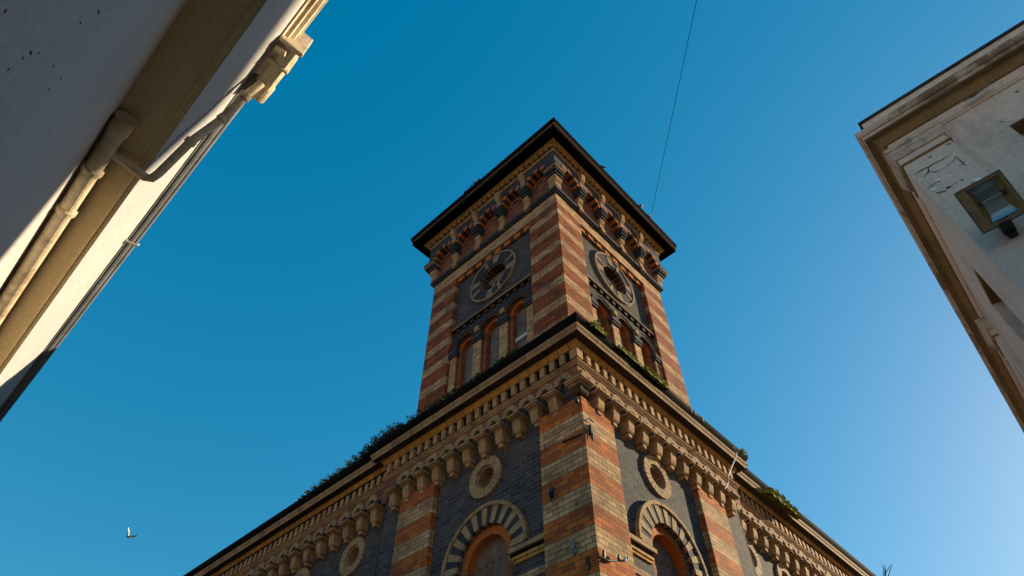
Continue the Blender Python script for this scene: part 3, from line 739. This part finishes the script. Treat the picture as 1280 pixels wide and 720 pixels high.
# front wall with a window opening, side wall with a window opening (as boxes round the openings)
wy0, wy1, wz1, wz0 = -.87-1.1, -.87, e+5.51, e+3.6
fx0, fx1 = D, D+.4
b.box(fx0, fx1, wy1, -D, 0, e+6.3); b.box(fx0, fx1, -LFR, wy0, 0, e+6.3); b.box(fx0, fx1, wy0, wy1, wz1, e+6.3); b.box(fx0, fx1, wy0, wy1, 0, wz0)
sx0, sx1, sz1, sz0 = 1.30, 2.02, e+5.28, e+2.2
sy1, sy0 = -D, -D-.4
b.box(fx1, sx0, sy0, sy1, 0, e+6.3); b.box(sx1, LSD, sy0, sy1, 0, e+6.3); b.box(sx0, sx1, sy0, sy1, sz1, e+6.3); b.box(sx0, sx1, sy0, sy1, 0, sz0)
b.box(LSD-.4, LSD, -LFR, sy0, 0, e+6.3); b.box(fx1, LSD-.4, -LFR, -LFR+.4, 0, e+6.3)
b.build('wall', M['rstuc'], RB)
b = MB(); b.box(D+.22, D+.24, wy0, wy1, wz0, wz1); win = b.build('window', M['glass'], RB)
b = MB(); b.box(D+.17, D+.26, wy1-.07, wy1, wz0, wz1, 0); b.box(D+.17, D+.26, wy0, wy0+.07, wz0, wz1); b.box(D+.17, D+.26, wy0+.07, wy1-.07, wz1-.07, wz1); b.box(D+.17, D+.26, wy0+.07, wy1-.07, e+4.5, e+4.56)
b.build('window_frame', M['winframe'], win)
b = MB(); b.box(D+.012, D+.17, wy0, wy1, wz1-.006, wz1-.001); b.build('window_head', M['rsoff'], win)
b = MB(); b.box(sx0, sx1, -D-.16, -D-.14, sz0, sz1); win = b.build('window', M['board'], RB)
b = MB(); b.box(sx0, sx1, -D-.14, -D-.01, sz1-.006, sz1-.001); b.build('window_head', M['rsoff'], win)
# pilasters with moulded capitals
def capital(b, path):
    b.sweep(path, [(-.05,e+5.68),(.012,e+5.68),(.02,e+5.695),(.012,e+5.71),(-.05,e+5.71)], False, 1)
    b.sweep(path, [(-.05,e+5.80),(.015,e+5.80),(.022,e+5.815),(.03,e+5.85),(.04,e+5.88),(.04,e+5.925),(.052,e+5.935),(.055,e+5.985),(-.05,e+5.99)], False, 0)
b = MB(); b.prism([(0,0),(0,-.455),(D+.02,-.455),(D+.02,-D-.02),(.455,-D-.02),(.455,0)], 'z', 0, e+5.98); pil = b.build('pilaster', M['rstuc'], RB, .006)
b = MB(); capital(b, [(.455,-D), (.455,0), (0,0), (0,-.455), (D,-.455)]); b.v = b.v
# outward is to the right of travel: going -x along the side (outward +y), then -y along the front (outward -x)
b.build('capital', [M['rcorn'], M['rsoff']], pil, .004)
for x0 in (3.15, 6.4, 9.6):
    b = MB(); b.box(x0, x0+.455, -D-.02, 0, 0, e+5.98); p2 = b.build('pilaster', M['rstuc'], RB, .006)
    b = MB(); capital(b, [(x0+.455,-D), (x0+.455,0), (x0,0), (x0,-D)]); b.build('capital', [M['rcorn'], M['rsoff']], p2, .004)
for y0 in (-3.6, -6.8):
    b = MB(); b.box(0, D+.02, y0-.455, y0, 0, e+5.98); p2 = b.build('pilaster', M['rstuc'], RB, .006)
    b = MB(); capital(b, [(D,y0), (0,y0), (0,y0-.455), (D,y0-.455)]); b.build('capital', [M['rcorn'], M['rsoff']], p2, .004)
PTH = [(LSD, 0), (0, 0), (0, -LFR)]
b = MB(); b.sweep(PTH, [(-D-.02,e+5.99),(-D+.012,e+5.99),(-D+.02,e+6.01),(-.03,e+6.02),(-.03,e+6.13),(-D-.02,e+6.13)]); cr = b.build('cornice', M['rstuc'], RB, .004)
b = MB(); b.sweep(PTH, [(-.1,e+6.13),(-.01,e+6.13),(.01,e+6.16),(.035,e+6.20),(.05,e+6.21),(.05,e+6.225),(.11,e+6.225),(.11,e+6.235),(-.1,e+6.235)]); b.build('bed_moulding', M['rsoff'], cr)
b = MB(); b.sweep(PTH, [(-.1,e+6.236),(.115,e+6.236),(.118,e+6.275),(.135,e+6.28),(.15,e+6.31),(.155,e+6.355),(-.1,e+6.39)]); b.build('corona', M['rcorn'], cr, .004)
b = MB(); b.sweep(PTH, [(-.3,e+6.39),(.015,e+6.39),(.015,e+6.625),(-.3,e+6.625)]); b.build('parapet', M['rstuc'], RB)
b = MB(); b.sweep(PTH, [(-.32,e+6.627),(.035,e+6.627),(.035,e+6.66),(-.32,e+6.675)]); b.build('coping', M['slate'], RB)
b = MB(); b.box(.25, LSD, -LFR, -.25, e+6.2, e+6.45); b.build('roof', M['lead'], RB)
# cracks, bare patches and lifted flakes in the paint of the front
def rp(px, py, x):
    r = Matrix.Rotation(-RB.rotation_euler.z, 3, 'Z') @ ray(px, py)
    o = Matrix.Rotation(-RB.rotation_euler.z, 3, 'Z') @ (CAM-Vector((CAM.x+RX, CAM.y+RY, 0)))
    t = (x-o.x)/r.x; p = o+r*t; return (p.y, p.z)
def strip(L_, pts, w, x, m=0):
    b = MB(); L_.append(b)
    pts = [Vector(rp(px, py, x)) for px, py in pts]
    L, Rr = [], []
    for i, p in enumerate(pts):
        t = (pts[min(i+1, len(pts)-1)]-pts[max(i-1, 0)]).normalized(); nrm = Vector((-t.y, t.x))
        ww = w*(.25 if i in (0, len(pts)-1) else random.uniform(.6, 1.3))
        L.append(p+nrm*ww); Rr.append(p-nrm*ww*random.uniform(.5,1))
    for i in range(len(pts)-1):
        b.add([(x, *L[i]), (x, *L[i+1]), (x, *Rr[i+1]), (x, *Rr[i])], [(0,1,2,3)], m)
def blob(L_, px, py, rx, ry, x, m, ang=0, n=14):
    b = MB(); L_.append((b)); b.kind = m
    c = Vector(rp(px, py, x)); vs = []
    for i in range(n):
        a = 2*math.pi*i/n; k = random.uniform(.6, 1.1); u, v = rx*k*math.cos(a), ry*k*math.sin(a)
        vs.append((x, c.x+u*math.cos(ang)-v*math.sin(ang), c.y+u*math.sin(ang)+v*math.cos(ang)))
    b.add(vs, [list(range(n))], m)
z3 = lambda x, y: (1060+x*220/1131, 100+y*220/1131)
b = []; xp = -.0015
strip(b, [z3(*q) for q in ((430,605),(470,580),(515,560),(560,530),(605,510),(650,480))], .0085, xp)
strip(b, [z3(*q) for q in ((515,560),(520,588),(490,625))], .008, xp)
strip(b, [z3(*q) for q in ((520,588),(560,592),(600,580))], .006, xp)
strip(b, [z3(*q) for q in ((690,490),(730,525),(765,555))], .0085, xp)
strip(b, [z3(*q) for q in ((710,555),(740,538),(752,520))], .008, xp)
strip(b, [z3(*q) for q in ((780,670),(820,650),(850,630),(860,645),(820,680))], .006, xp)
strip(b, [z3(*q) for q in ((510,700),(550,670),(590,640))], .006, xp)
blob(b, *z3(525,495), .022, .014, xp, 1, .5); blob(b, *z3(645,412), .024, .014, xp, 1, .3); blob(b, *z3(645,690), .022, .018, xp, 0, .6)
blob(b, *z3(690,505), .006, .006, xp, 0); blob(b, *z3(655,600), .007, .005, xp, 0); blob(b, *z3(585,650), .012, .006, xp, 0, .6)
blob(b, *z3(600,560), .05, .012, xp-.0006, 2, .5); blob(b, *z3(470,640), .03, .014, xp-.0006, 2, .4); blob(b, *z3(735,640), .02, .012, xp, 1, .4); blob(b, *z3(600,720), .05, .012, xp, 1, .5)
strip(b, [z3(*q) for q in ((600,580),(640,545),(680,520),(690,490))], .004, xp); strip(b, [z3(*q) for q in ((640,700),(690,660),(700,650))], .004, xp)
blob(b, *z3(575,640), .03, .02, xp-.0006, 2, .5); blob(b, *z3(830,640), .05, .028, xp-.0006, 2, .6); blob(b, *z3(650,615), .022, .014, xp-.0006, 2)
blob(b, *z3(550,700), .035, .02, xp-.0006, 2, .5); blob(b, *z3(500,575), .02, .010, xp-.0006, 2, .5); blob(b, *z3(680,475), .02, .010, xp-.0006, 2, .5)
for q_ in b: q_.build({0: 'crack', 1: 'bare_patch', 2: 'paint_flake'}[q_.m[0]], [M['crack'], M['bare'], M['flake']], pil, recalc=False)
b = []; xw = D-.0015
for (px, py, rx) in ((770,120,.05),(800,105,.055),(830,85,.05),(860,62,.045),(890,40,.04),(740,130,.03)): blob(b, *z3(px, py), rx, .022, -.0302+D*0-.0016, 1, .0)
blob(b, *z3(1085,75), .022, .02, xw, 1); blob(b, *z3(1020,45), .06, .018, xw, 1, .1)
strip(b, [z3(*q) for q in ((955,270),(985,265),(1015,275))], .005, xw); strip(b, [z3(*q) for q in ((955,350),(975,340))], .004, xw)
for q_ in b: q_.build('bare_patch' if q_.m[0] else 'crack', [M['crack'], M['bare']], RB, recalc=False)

# floodlight on the pilaster of the right-hand building
fl_c = CAM+Vector((4.72, -.92, 4.44))
FL = thing('floodlight', 'weathered brown floodlight fixed to the corner pilaster of the white building', 'floodlight', fl_c)
def flocal(b, name, mats, parent, bevel=0):
    o = b.build(name, mats, parent, bevel); o.rotation_euler = (0, R(0), 0); return o
# the case looks down and towards the street: build in local (u along -y, v up the face, w outwards)
fn = Vector((-.80, .05, -.60)).normalized(); fu = Vector((.02, -1, -.03)); fu = (fu-fn*fu.dot(fn)).normalized(); fv = fn.cross(fu).normalized()
if fv.z > 0: fv = -fv
FM = Matrix((fu, fv, fn)).transposed().to_4x4()
def fbuild(b, name, mats, bevel=0, parent=FL):
    o = b.build(name, mats, parent, bevel)
    if parent is FL: o.matrix_local = FM
    return o
fw, fh = .172, .195
b = MB()
b.prism([(-fw*.8,-fh*.8),(fw*.8,-fh*.8),(fw*.8,fh*.8),(-fw*.8,fh*.8)], 'z', -.13, -.11)
def ringface(b, o_, i_, z0, z1, m=0):
    (a0,a1,b0,b1), (c0,c1,d0,d1) = o_, i_
    b.box(a0, c0, b0, b1, z0, z1, m); b.box(c1, a1, b0, b1, z0, z1, m); b.box(c0, c1, b0, d0, z0, z1, m); b.box(c0, c1, d1, b1, z0, z1, m)
inn = (-fw+.075, fw-.025, -fh+.028, fh-.028)
ringface(b, (-fw, fw, -fh, fh), inn, -.012, .012)
ringface(b, (-fw-.004, fw+.004, -fh-.004, fh+.004), (-fw+.003, fw-.003, -fh+.003, fh-.003), -.05, .016, 1)
for sgn in (-1, 1):
    b.add([(-fw,sgn*fh,-.012),(fw,sgn*fh,-.012),(fw*.8,sgn*fh*.8,-.12),(-fw*.8,sgn*fh*.8,-.12)], [(0,1,2,3)])
    b.add([(sgn*fw,-fh,-.012),(sgn*fw,fh,-.012),(sgn*fw*.8,fh*.8,-.12),(sgn*fw*.8,-fh*.8,-.12)], [(0,1,2,3)])
fbuild(b, 'casing', [M['bronze'], M['ceram']], .004)
b = MB()
for k in range(12):   # curved reflector trough
    a0 = math.pi*k/12; a1 = math.pi*(k+1)/12; rr = (inn[3]-inn[2])/2
    b.add([(inn[0], -rr*math.cos(a0), -.01-.085*math.sin(a0)), (inn[1], -rr*math.cos(a0), -.01-.085*math.sin(a0)), (inn[1], -rr*math.cos(a1), -.01-.085*math.sin(a1)), (inn[0], -rr*math.cos(a1), -.01-.085*math.sin(a1))], [(0,1,2,3)])
for u in (inn[0], inn[1]):
    b.add([(u+(.05 if u == inn[0] else -.05)*math.sin(math.pi*k/12), -rr*math.cos(math.pi*k/12), -.01-.085*math.sin(math.pi*k/12)) for k in range(13)], [list(range(13))], 1)
fbuild(b, 'reflector', [M['refl'], M['refle']])
b = MB(); b.tube([(inn[0]+.03, -.03, -.045), (inn[1]-.03, -.03, -.045)], .007, 8); b.tube([(inn[1]-.05, -.03, -.045), (inn[1]-.02, -.03, -.045)], .026, 12, 1); b.tube([(inn[0]+.02, -.03, -.045), (inn[0]+.04, -.03, -.045)], .012, 12, 1)
fbuild(b, 'lamp_tube', [M['flake'], M['ceram']])
b = MB(); b.box(inn[0], inn[1], inn[2], inn[3], -.006, -.002); fbuild(b, 'glass', M['lglass'])
b = MB()   # wall bracket and gear box under the case (world axes)
b.box(.10, .262, -.03, .06, -.165, -.115); b.box(.235, .278, -.02, .05, -.20, .02)
b.build('mounting_bracket', M['iron'], FL, .006)
b = MB(); pts = [CAM+Vector(q) for q in ((4.86,-.99,4.14), (4.93,-1.02,4.02), (4.97,-1.06,3.98), (4.985,-1.14,3.98), (5.035,-1.20,3.9), (5.05,-1.3,3.82), (5.06,-1.5,3.7))]
b.tube(pts, .008, 8); tag(b.build('cable', M['iron']), 'thin black cable trailing from the floodlight across the white wall', 'cable')

# ================================================================== added unseen house-shaped block behind the right-hand building, to shade the cream front
SX, TOPZ = 25.0, 12.62+ez
tz = math.tan(SUN_EL)/math.cos(SUN_TH); ty = math.tan(SUN_TH)
TOPZ = ez+HT-.15+tz*(SX+.05); YE = 2.9-ty*(SX+.15)
HB_ = thing('shade_house', 'added unseen shade block in the form of a tall brick house behind the white building', 'house', (CAM.x+SX, CAM.y+YE, 0))
b = MB(); b.box(0, 6, -16, 0, 0, TOPZ-.25); b.build('wall', M['red'], HB_)
b = MB(); b.box(-.0, 6.1, -16.1, .0, TOPZ-.249, TOPZ); b.build('parapet', M['stone'], HB_)
for k in range(4):
    for z in (2.0, 5.4, 8.8):
        b = MB(); b.box(-.03, .05, -2.9-3.4*k, -1.7-3.4*k, z, z+1.9); wn = b.build('window', M['glass'], HB_)
        b = MB(); b.box(-.06, .02, -3.0-3.4*k, -1.6-3.4*k, z-.12, z-.003); b.build('window_sill', M['stone'], wn)

# ================================================================== plants on the gutters
def clump(name, label, centre, axis, length, height, depth, n, mat, group=None, leaf=.035):
    b = MB(); c = Vector(centre)
    for i in range(n):
        t = random.uniform(-1, 1); env = math.sqrt(max(0, 1-t*t))*(.55+.45*math.sin(t*9+length*7)**2)
        u = t*length/2; h = random.random()**.8*height*env; q = random.uniform(-.5,.5)*depth
        p = c+axis*u+Vector((axis.y, -axis.x, 0))*q+Vector((0,0,h))
        s = leaf*random.uniform(.5,1.4)
        a = Vector((random.gauss(0,1), random.gauss(0,1), random.gauss(0,1))).normalized(); bb = a.cross(Vector((random.gauss(0,1), random.gauss(0,1), random.gauss(0,1)))).normalized()
        b.add([p-a*s, p+bb*s*.45, p+a*s, p-bb*s*.45], [(0,1,2,3)])
    # the knobbly cushion under the leaves
    nb = max(6, int(length/.09))
    for k in range(nb):
        t = -1+2*(k+.5)/nb; env = math.sqrt(max(0, 1-t*t)); hh = height*env*random.uniform(.45,.75); cc = c+axis*(t*length/2)
        rr = length/nb*random.uniform(.7,1.1)
        vs = []; nn = 7
        for a_ in range(4):
            ph = a_/3*math.pi/2
            for q_ in range(nn):
                th = 2*math.pi*q_/nn; jj = random.uniform(.8,1.2)
                vs.append(cc+axis*(rr*math.cos(ph)*math.cos(th)*jj)+Vector((axis.y,-axis.x,0))*(depth*.45*math.cos(ph)*math.sin(th)*jj)+Vector((0,0,-.04+(hh+.04)*math.sin(ph)*jj)))
        b.add(vs, [(a_*nn+q_, a_*nn+(q_+1) % nn, (a_+1)*nn+(q_+1) % nn, (a_+1)*nn+q_) for a_ in range(3) for q_ in range(nn)]+[list(range(3*nn,4*nn))])
    o = b.build(name, mat, None, recalc=False)
    return tag(o, label, 'plant', group)
AX, AY = Vector((1,0,0)), Vector((0,1,0))
zg = 9.90
G1 = 'dark weeds along the left eaves'
clump('weed_clump', 'tall dark weed clump on the left eaves where the cornice steps back', (-.12, 5.05, zg), AY, 1.4, .38, .40, 3000, M['leafd'], G1, leaf=.026)
clump('weed_clump', 'dark weed clump left of the tower foot along the left eaves', (-.08, 4.0, zg), AY, 1.6, .32, .40, 2800, M['leafd'], G1, leaf=.026)
clump('weed_clump', 'ragged dark weeds on the left wing just past the cornice step', (-.02, 6.2, zg), AY, 1.5, .33, .36, 2800, M['leafd'], G1, leaf=.026)
clump('weed_clump', 'lower dark weeds farther along the left wing gutter', (-.02, 7.5, zg), AY, 1.6, .28, .32, 2200, M['leafd'], G1, leaf=.026)
clump('weed_clump', 'outermost low weed patch on the left wing gutter', (-.02, 8.7, zg), AY, 1.1, .14, .2, 350, M['leafd'], G1, leaf=.026)
clump('moss', 'dull green moss below the leftmost tower window', (-.26, 3.0, zg-.01), AY, .7, .13, .16, 320, M['leafm'])
clump('moss', 'dull green moss below the middle tower window on the left face', (-.26, 2.2, zg-.01), AY, .55, .10, .14, 260, M['leafm'])
clump('moss', 'dull green moss below the tower window nearest the corner on the left face', (-.26, 1.35, zg-.01), AY, .7, .12, .14, 320, M['leafm'])
def clump_px(name, label, px0, py0, px1, py1, y, height, depth, n, mat, leaf=.03, dz=0):
    a = on_y(px0, py0, y); c = on_y(px1, py1, y)
    return clump(name, label, ((a.x+c.x)/2, y, zg+dz), AX, abs(c.x-a.x), height, depth, n, mat, leaf=leaf)
clump('moss', 'small bright green tuft by the corner of the main cornice', (.30, -.30, zg-.03), AX, .40, .26, .16, 380, M['leafl'], leaf=.028)
clump('moss', 'bright green moss lip along the right eaves under the tower windows', (1.35, -.31, zg-.03), AX, 1.0, .13, .12, 600, M['leafl'], leaf=.024)
clump('moss', 'thick bright green moss cushion at the right eaves near the tower edge', (1.98, -.33, zg-.07), AX, .75, .17, .16, 700, M['leafl'], leaf=.026)
clump('moss', 'small green tuft on the end of the right cornice', (5.38, -.28, zg-.02), AX, .26, .16, .14, 220, M['leafl'], leaf=.025)
clump('moss', 'dark green tuft just below the broken end of the right cornice', (5.62, -.08, zg-.03), AX, .4, .16, .14, 220, M['leafm'], leaf=.028)
clump('moss', 'long yellow green weed hanging over the right wing gutter', (7.2, -.13, zg-.34), AX, 1.45, .27, .16, 1300, M['leafl'], leaf=.04)
for (px, py, ln, hh, lb) in ((593, 230, .30, .26, 'dark bushy weed on the left edge of the tower roof'), (600, 226, .16, .10, 'small dark weed uphill of the bushy one on the tower roof edge'), (585, 238, .16, .10, 'small dark weed on the tower roof edge, left of the bushy one')):
    p = on_x(px, py, -.30); clump('weed', lb, (-.30, p.y, 17.54), AY, ln, hh, .16, 160, M['leafd'], leaf=.03)
# ---------------------------------------------------------------- pigeons perched on the right edge of the tower roof
def pigeon(p, yaw, name, label, s=.26, mats=None):
    # one continuous body: lofted rings from tail to beak, with folded wings bulging at the sides
    prof = [(-.62,.015,.02,.06),(-.45,.05,.03,.05),(-.2,.10,.085,.02),(.05,.13,.13,.0),(.25,.12,.14,.03),(.36,.075,.10,.12),(.42,.062,.07,.22),(.47,.068,.068,.29),(.53,.045,.045,.30),(.58,.014,.014,.285),(.64,.004,.004,.27)]
    b = MB(); n = 10; vs = []
    for (x, ry, rz, z) in prof:
        for k in range(n): a = 2*math.pi*k/n; vs.append((x*s, ry*s*1.2*math.cos(a), (z+rz*math.sin(a))*s))
    fs = [(i*n+k, i*n+(k+1) % n, (i+1)*n+(k+1) % n, (i+1)*n+k) for i in range(len(prof)-1) for k in range(n)]
    b.add(vs, fs+[list(range(n)), list(range((len(prof)-1)*n, len(prof)*n))])
    for sg in (-1, 1): b.tube([(.05*s, sg*.05*s, -.08*s), (.06*s, sg*.05*s, -.26*s)], .02*s, 6)
    o = b.build(name, M['iron'] if mats is None else mats, None, smooth=True); o.location = p; o.rotation_euler = (0, 0, yaw)
    return tag(o, label, 'bird', None)
for (px, py, yw, lb) in ((750, 199, 2.6, 'dark pigeon perched highest on the right edge of the tower roof'), (795, 243, -.6, 'dark pigeon perched midway along the right edge of the tower roof')):
    q = on_y(px, py, -.34); pigeon((q.x, -.34, 17.56+.07), yw, 'pigeon', lb)
# ---------------------------------------------------------------- overhead wire and its anchor
a = on_y(811, 268, -.36); a = Vector((a.x, -.37, 17.57))
end = CAM+Vector((-.219, -.624, 1))*9.1
b = MB(); b.box(a.x-.02, a.x+.02, a.y-.03, a.y+.08, a.z-.06, a.z+.05); b.tube([(a.x, a.y-.02, a.z+.03), (a.x, a.y-.09, a.z+.07)], .014, 8)
tag(b.build('wire_anchor', M['steel'], None, .004), 'small pale wire bracket on the right edge of the tower roof', 'bracket')
b = MB(); b.tube([a+Vector((0,-.08,.06))+(end-a)*t-Vector((0,0,.0)) for t in (0, .25, .5, .75, 1)], .006, 6)
tag(b.build('overhead_wire', M['wire']), 'thin dark wire rising from the tower roof across the blue sky', 'wire')
# ---------------------------------------------------------------- gull in the sky
c = at_dist(160, 670, 42)
r_, u_ = Xb, Ub
def sk(x, y, w=0): return c+r_*x+u_*y+Fb*w
b = MB(); k = 42/F_PX
body = [(-2.2, .3, .25), (-1.5, .1, .9), (-.3, -.4, 1.25), (1.0, -1.0, 1.05), (2.2, -1.9, .6), (3.6, -3.0, .15)]
pts = [sk(x*k, y*k) for x, y, r in body]; b.tube(pts, [r*k for _, _, r in body], 8, 0)
def wingm(root0, root1, mid0, mid1, tip, m):
    q = [root0, root1, mid1, tip, mid0]
    top = [sk(x*k, y*k, -.04) for x, y in q]; bot = [sk(x*k, y*k, .02) for x, y in q]; n = 5
    b.add(top+bot, [list(range(n)), list(range(2*n-1, n-1, -1))]+[(i, (i+1) % n, n+(i+1) % n, n+i) for i in range(n)], m)
wingm((.9,-.6), (-.7,.2), (6,.7), (5.2,-1.2), (10.5,.4), 0)
wingm((-.9,.1), (.7,-.4), (-.2,4.2), (1.2,3.6), (.6,8.5), 1)
tag(b.build('gull', [M['wing'], M['wingw']]), 'small white and grey gull flying low in the blue sky at left', 'bird')
# ---------------------------------------------------------------- fittings on the corner pilaster
def fit(name, label, cat, b, mat, bev=0): tag(b.build(name, mat, None, bev), label, cat)
p = on_x(691, 618, 0); b = MB(); b.box(-.04, 0, p.y-.035, p.y+.035, p.z+.02, p.z+.10); b.box(-.09, -.0, p.y-.02, p.y+.02, p.z-.06, p.z+.018); b.tube([(-.05, p.y, p.z-.05), (-.06, p.y, p.z-.13)], .016, 8)
fit('wall_hook', 'small black and grey iron hook on the left face of the corner pilaster', 'hook', b, M['iron'], .004)
p = on_x(718.5, 685, 0); b = MB()
for k in range(3): b.box(-.03, .0, p.y-.012, p.y+.012, p.z-.10, p.z+.10) if k == 0 else b.prism([(p.y-.05, p.z+(.07 if k == 1 else -.07)), (p.y-.03, p.z+(.085 if k == 1 else -.085)), (p.y+.05, p.z-(.07 if k == 1 else -.07)), (p.y+.03, p.z-(.085 if k == 1 else -.085))], 'x', -.026-.004*k, 0)
b.tube([(-.05, p.y, p.z), (0, p.y, p.z)], .035, 10)
fit('tie_plate', 'grey star shaped tie plate low on the left face of the corner pilaster', 'tie plate', b, M['shut'])
p = on_x(735, 705, 0); b = MB(); b.box(-.03, 0, p.y-.022, p.y+.022, p.z+.005, p.z+.09); b.box(-.025, 0, p.y-.04, p.y-.005, p.z-.085, p.z+.008)
fit('junction_box', 'small black double box low on the left face of the corner pilaster', 'box', b, M['iron'], .006)
p = on_x(724.5, 501, 0); b = MB(); b.tube([(-.0, p.y+.03, p.z+.05), (-.07, p.y+.02, p.z+.06), (-.09, p.y+.0, p.z+.02), (-.08, p.y, p.z-.06)], .022, 8); b.tube([(-.085, p.y, p.z-.03), (-.08, p.y, p.z-.08)], [.04, .03], 10)
fit('insulator', 'black insulator knob at the very top of the corner pilaster', 'insulator', b, M['iron'])
p = on_y(737, 535, 0); b = MB(); b.box(p.x-.025, p.x+.025, -.04, 0, p.z-.14, p.z+.04); b.tube([(p.x-.12, -.02, p.z+.06), (p.x-.05, -.05, p.z+.14), (p.x+.06, -.04, p.z+.13)], .014, 8)
b.tube([(p.x-.02, -.05, p.z-.14), (p.x-.03, -.05, p.z-.27)], .018, 8); b.tube([(p.x-.12, -.03, p.z-.16), (p.x-.13, -.03, p.z-.30)], .01, 6); b.tube([(-.03, .02, p.z+.05), (-.05, -.03, p.z-.1), (p.x-.1, -.03, p.z-.2), (p.x-.02, -.05, p.z-.25)], .009, 6)
fit('cable_bracket', 'black cable bracket with loose wires high on the pilaster corner', 'bracket', b, M['iron'], .004)
p = on_y(752, 694, 0); q = on_y(776, 702, 0); b = MB(); b.tube([(p.x-.07, -.03, p.z-.06), (p.x+.05, -.05, p.z-.07), (q.x, -.09, q.z-.02), (q.x+.03, -.1, q.z+.03)], .014, 8); b.tube([(p.x, -.03, p.z-.05), (p.x, -.04, p.z+.05)], .02, 10); b.tube([(q.x-.12, -.05, q.z-.05), (q.x-.12, -.06, q.z+.02)], .018, 10); b.tube([(q.x-.06, -.1, q.z-.05), (q.x-.05, -.11, q.z-.0)], .022, 8, 1)
fit('wire_bracket', 'iron bracket with insulators low on the right face of the corner pilaster', 'bracket', b, [M['iron'], M['flake']])
# thin iron strap on the left face and a lightning-type cable on the right
p = on_x(703, 553, 0); q = on_x(728, 543, 0); b = MB(); b.prism([(p.y, p.z-.012), (q.y, q.z-.012), (q.y, q.z+.012), (p.y, p.z+.012)], 'x', -.03, 0)
fit('iron_strap', 'dark iron strap let into the upper left face of the corner pilaster', 'strap', b, M['iron'])
pts = [on_y(px, py, yy) for px, py, yy in ((917,559,-.42), (921,566,-.42), (919,573,-.41), (913,587,-.38), (910,595,-.36), (910,603,-.34), (906,611,-.32))]
b = MB(); b.tube(pts, .014, 8); fit('loose_cable', 'pale loose cable hanging at the end of the right pavilion cornice', 'cable', b, M['steel'])
# ---------------------------------------------------------------- bare tree whose topmost twigs show beyond the right wing
tp = at_dist(1107, 722, 30)
TR = thing('bare_tree', 'bare dark tree whose topmost twigs show at the lower right corner', 'tree', (tp.x, tp.y, 0))
b = MB(); b.tube([(0,0,0), (.1,.05,tp.z*.4), (0,0,tp.z*.8), (0,0,tp.z)], [.28, .2, .09, .03], 10); b.build('trunk', M['twig'], TR)
b = MB()
for k in range(26):
    a = k*2.4; z = tp.z*(.45+.55*k/26); l = (1.12-k/26)*2.0
    d = Vector((math.cos(a), math.sin(a), .5))
    p0 = Vector((0,0,z)); p1 = p0+d*l*.5+Vector((0,0,.1*l)); p2 = p0+d*l+Vector((0,0,.35*l))
    b.tube([p0, p1, p2], [.035*(1.2-k/26), .018, .008], 6)
for (px, py, px2, py2) in ((1107,716,1106,705), (1107,716,1113,707), (1110,722,1115,705), (1104,722,1104,709), (1106,712,1102,706)):
    b.tube([at_dist(px, py+8, 30)-Vector((tp.x, tp.y, 0)), at_dist(px, py, 30)-Vector((tp.x, tp.y, 0)), at_dist(px2, py2, 30)-Vector((tp.x, tp.y, 0))], [.02, .016, .009], 6)
b.build('crown', M['twig'], TR)
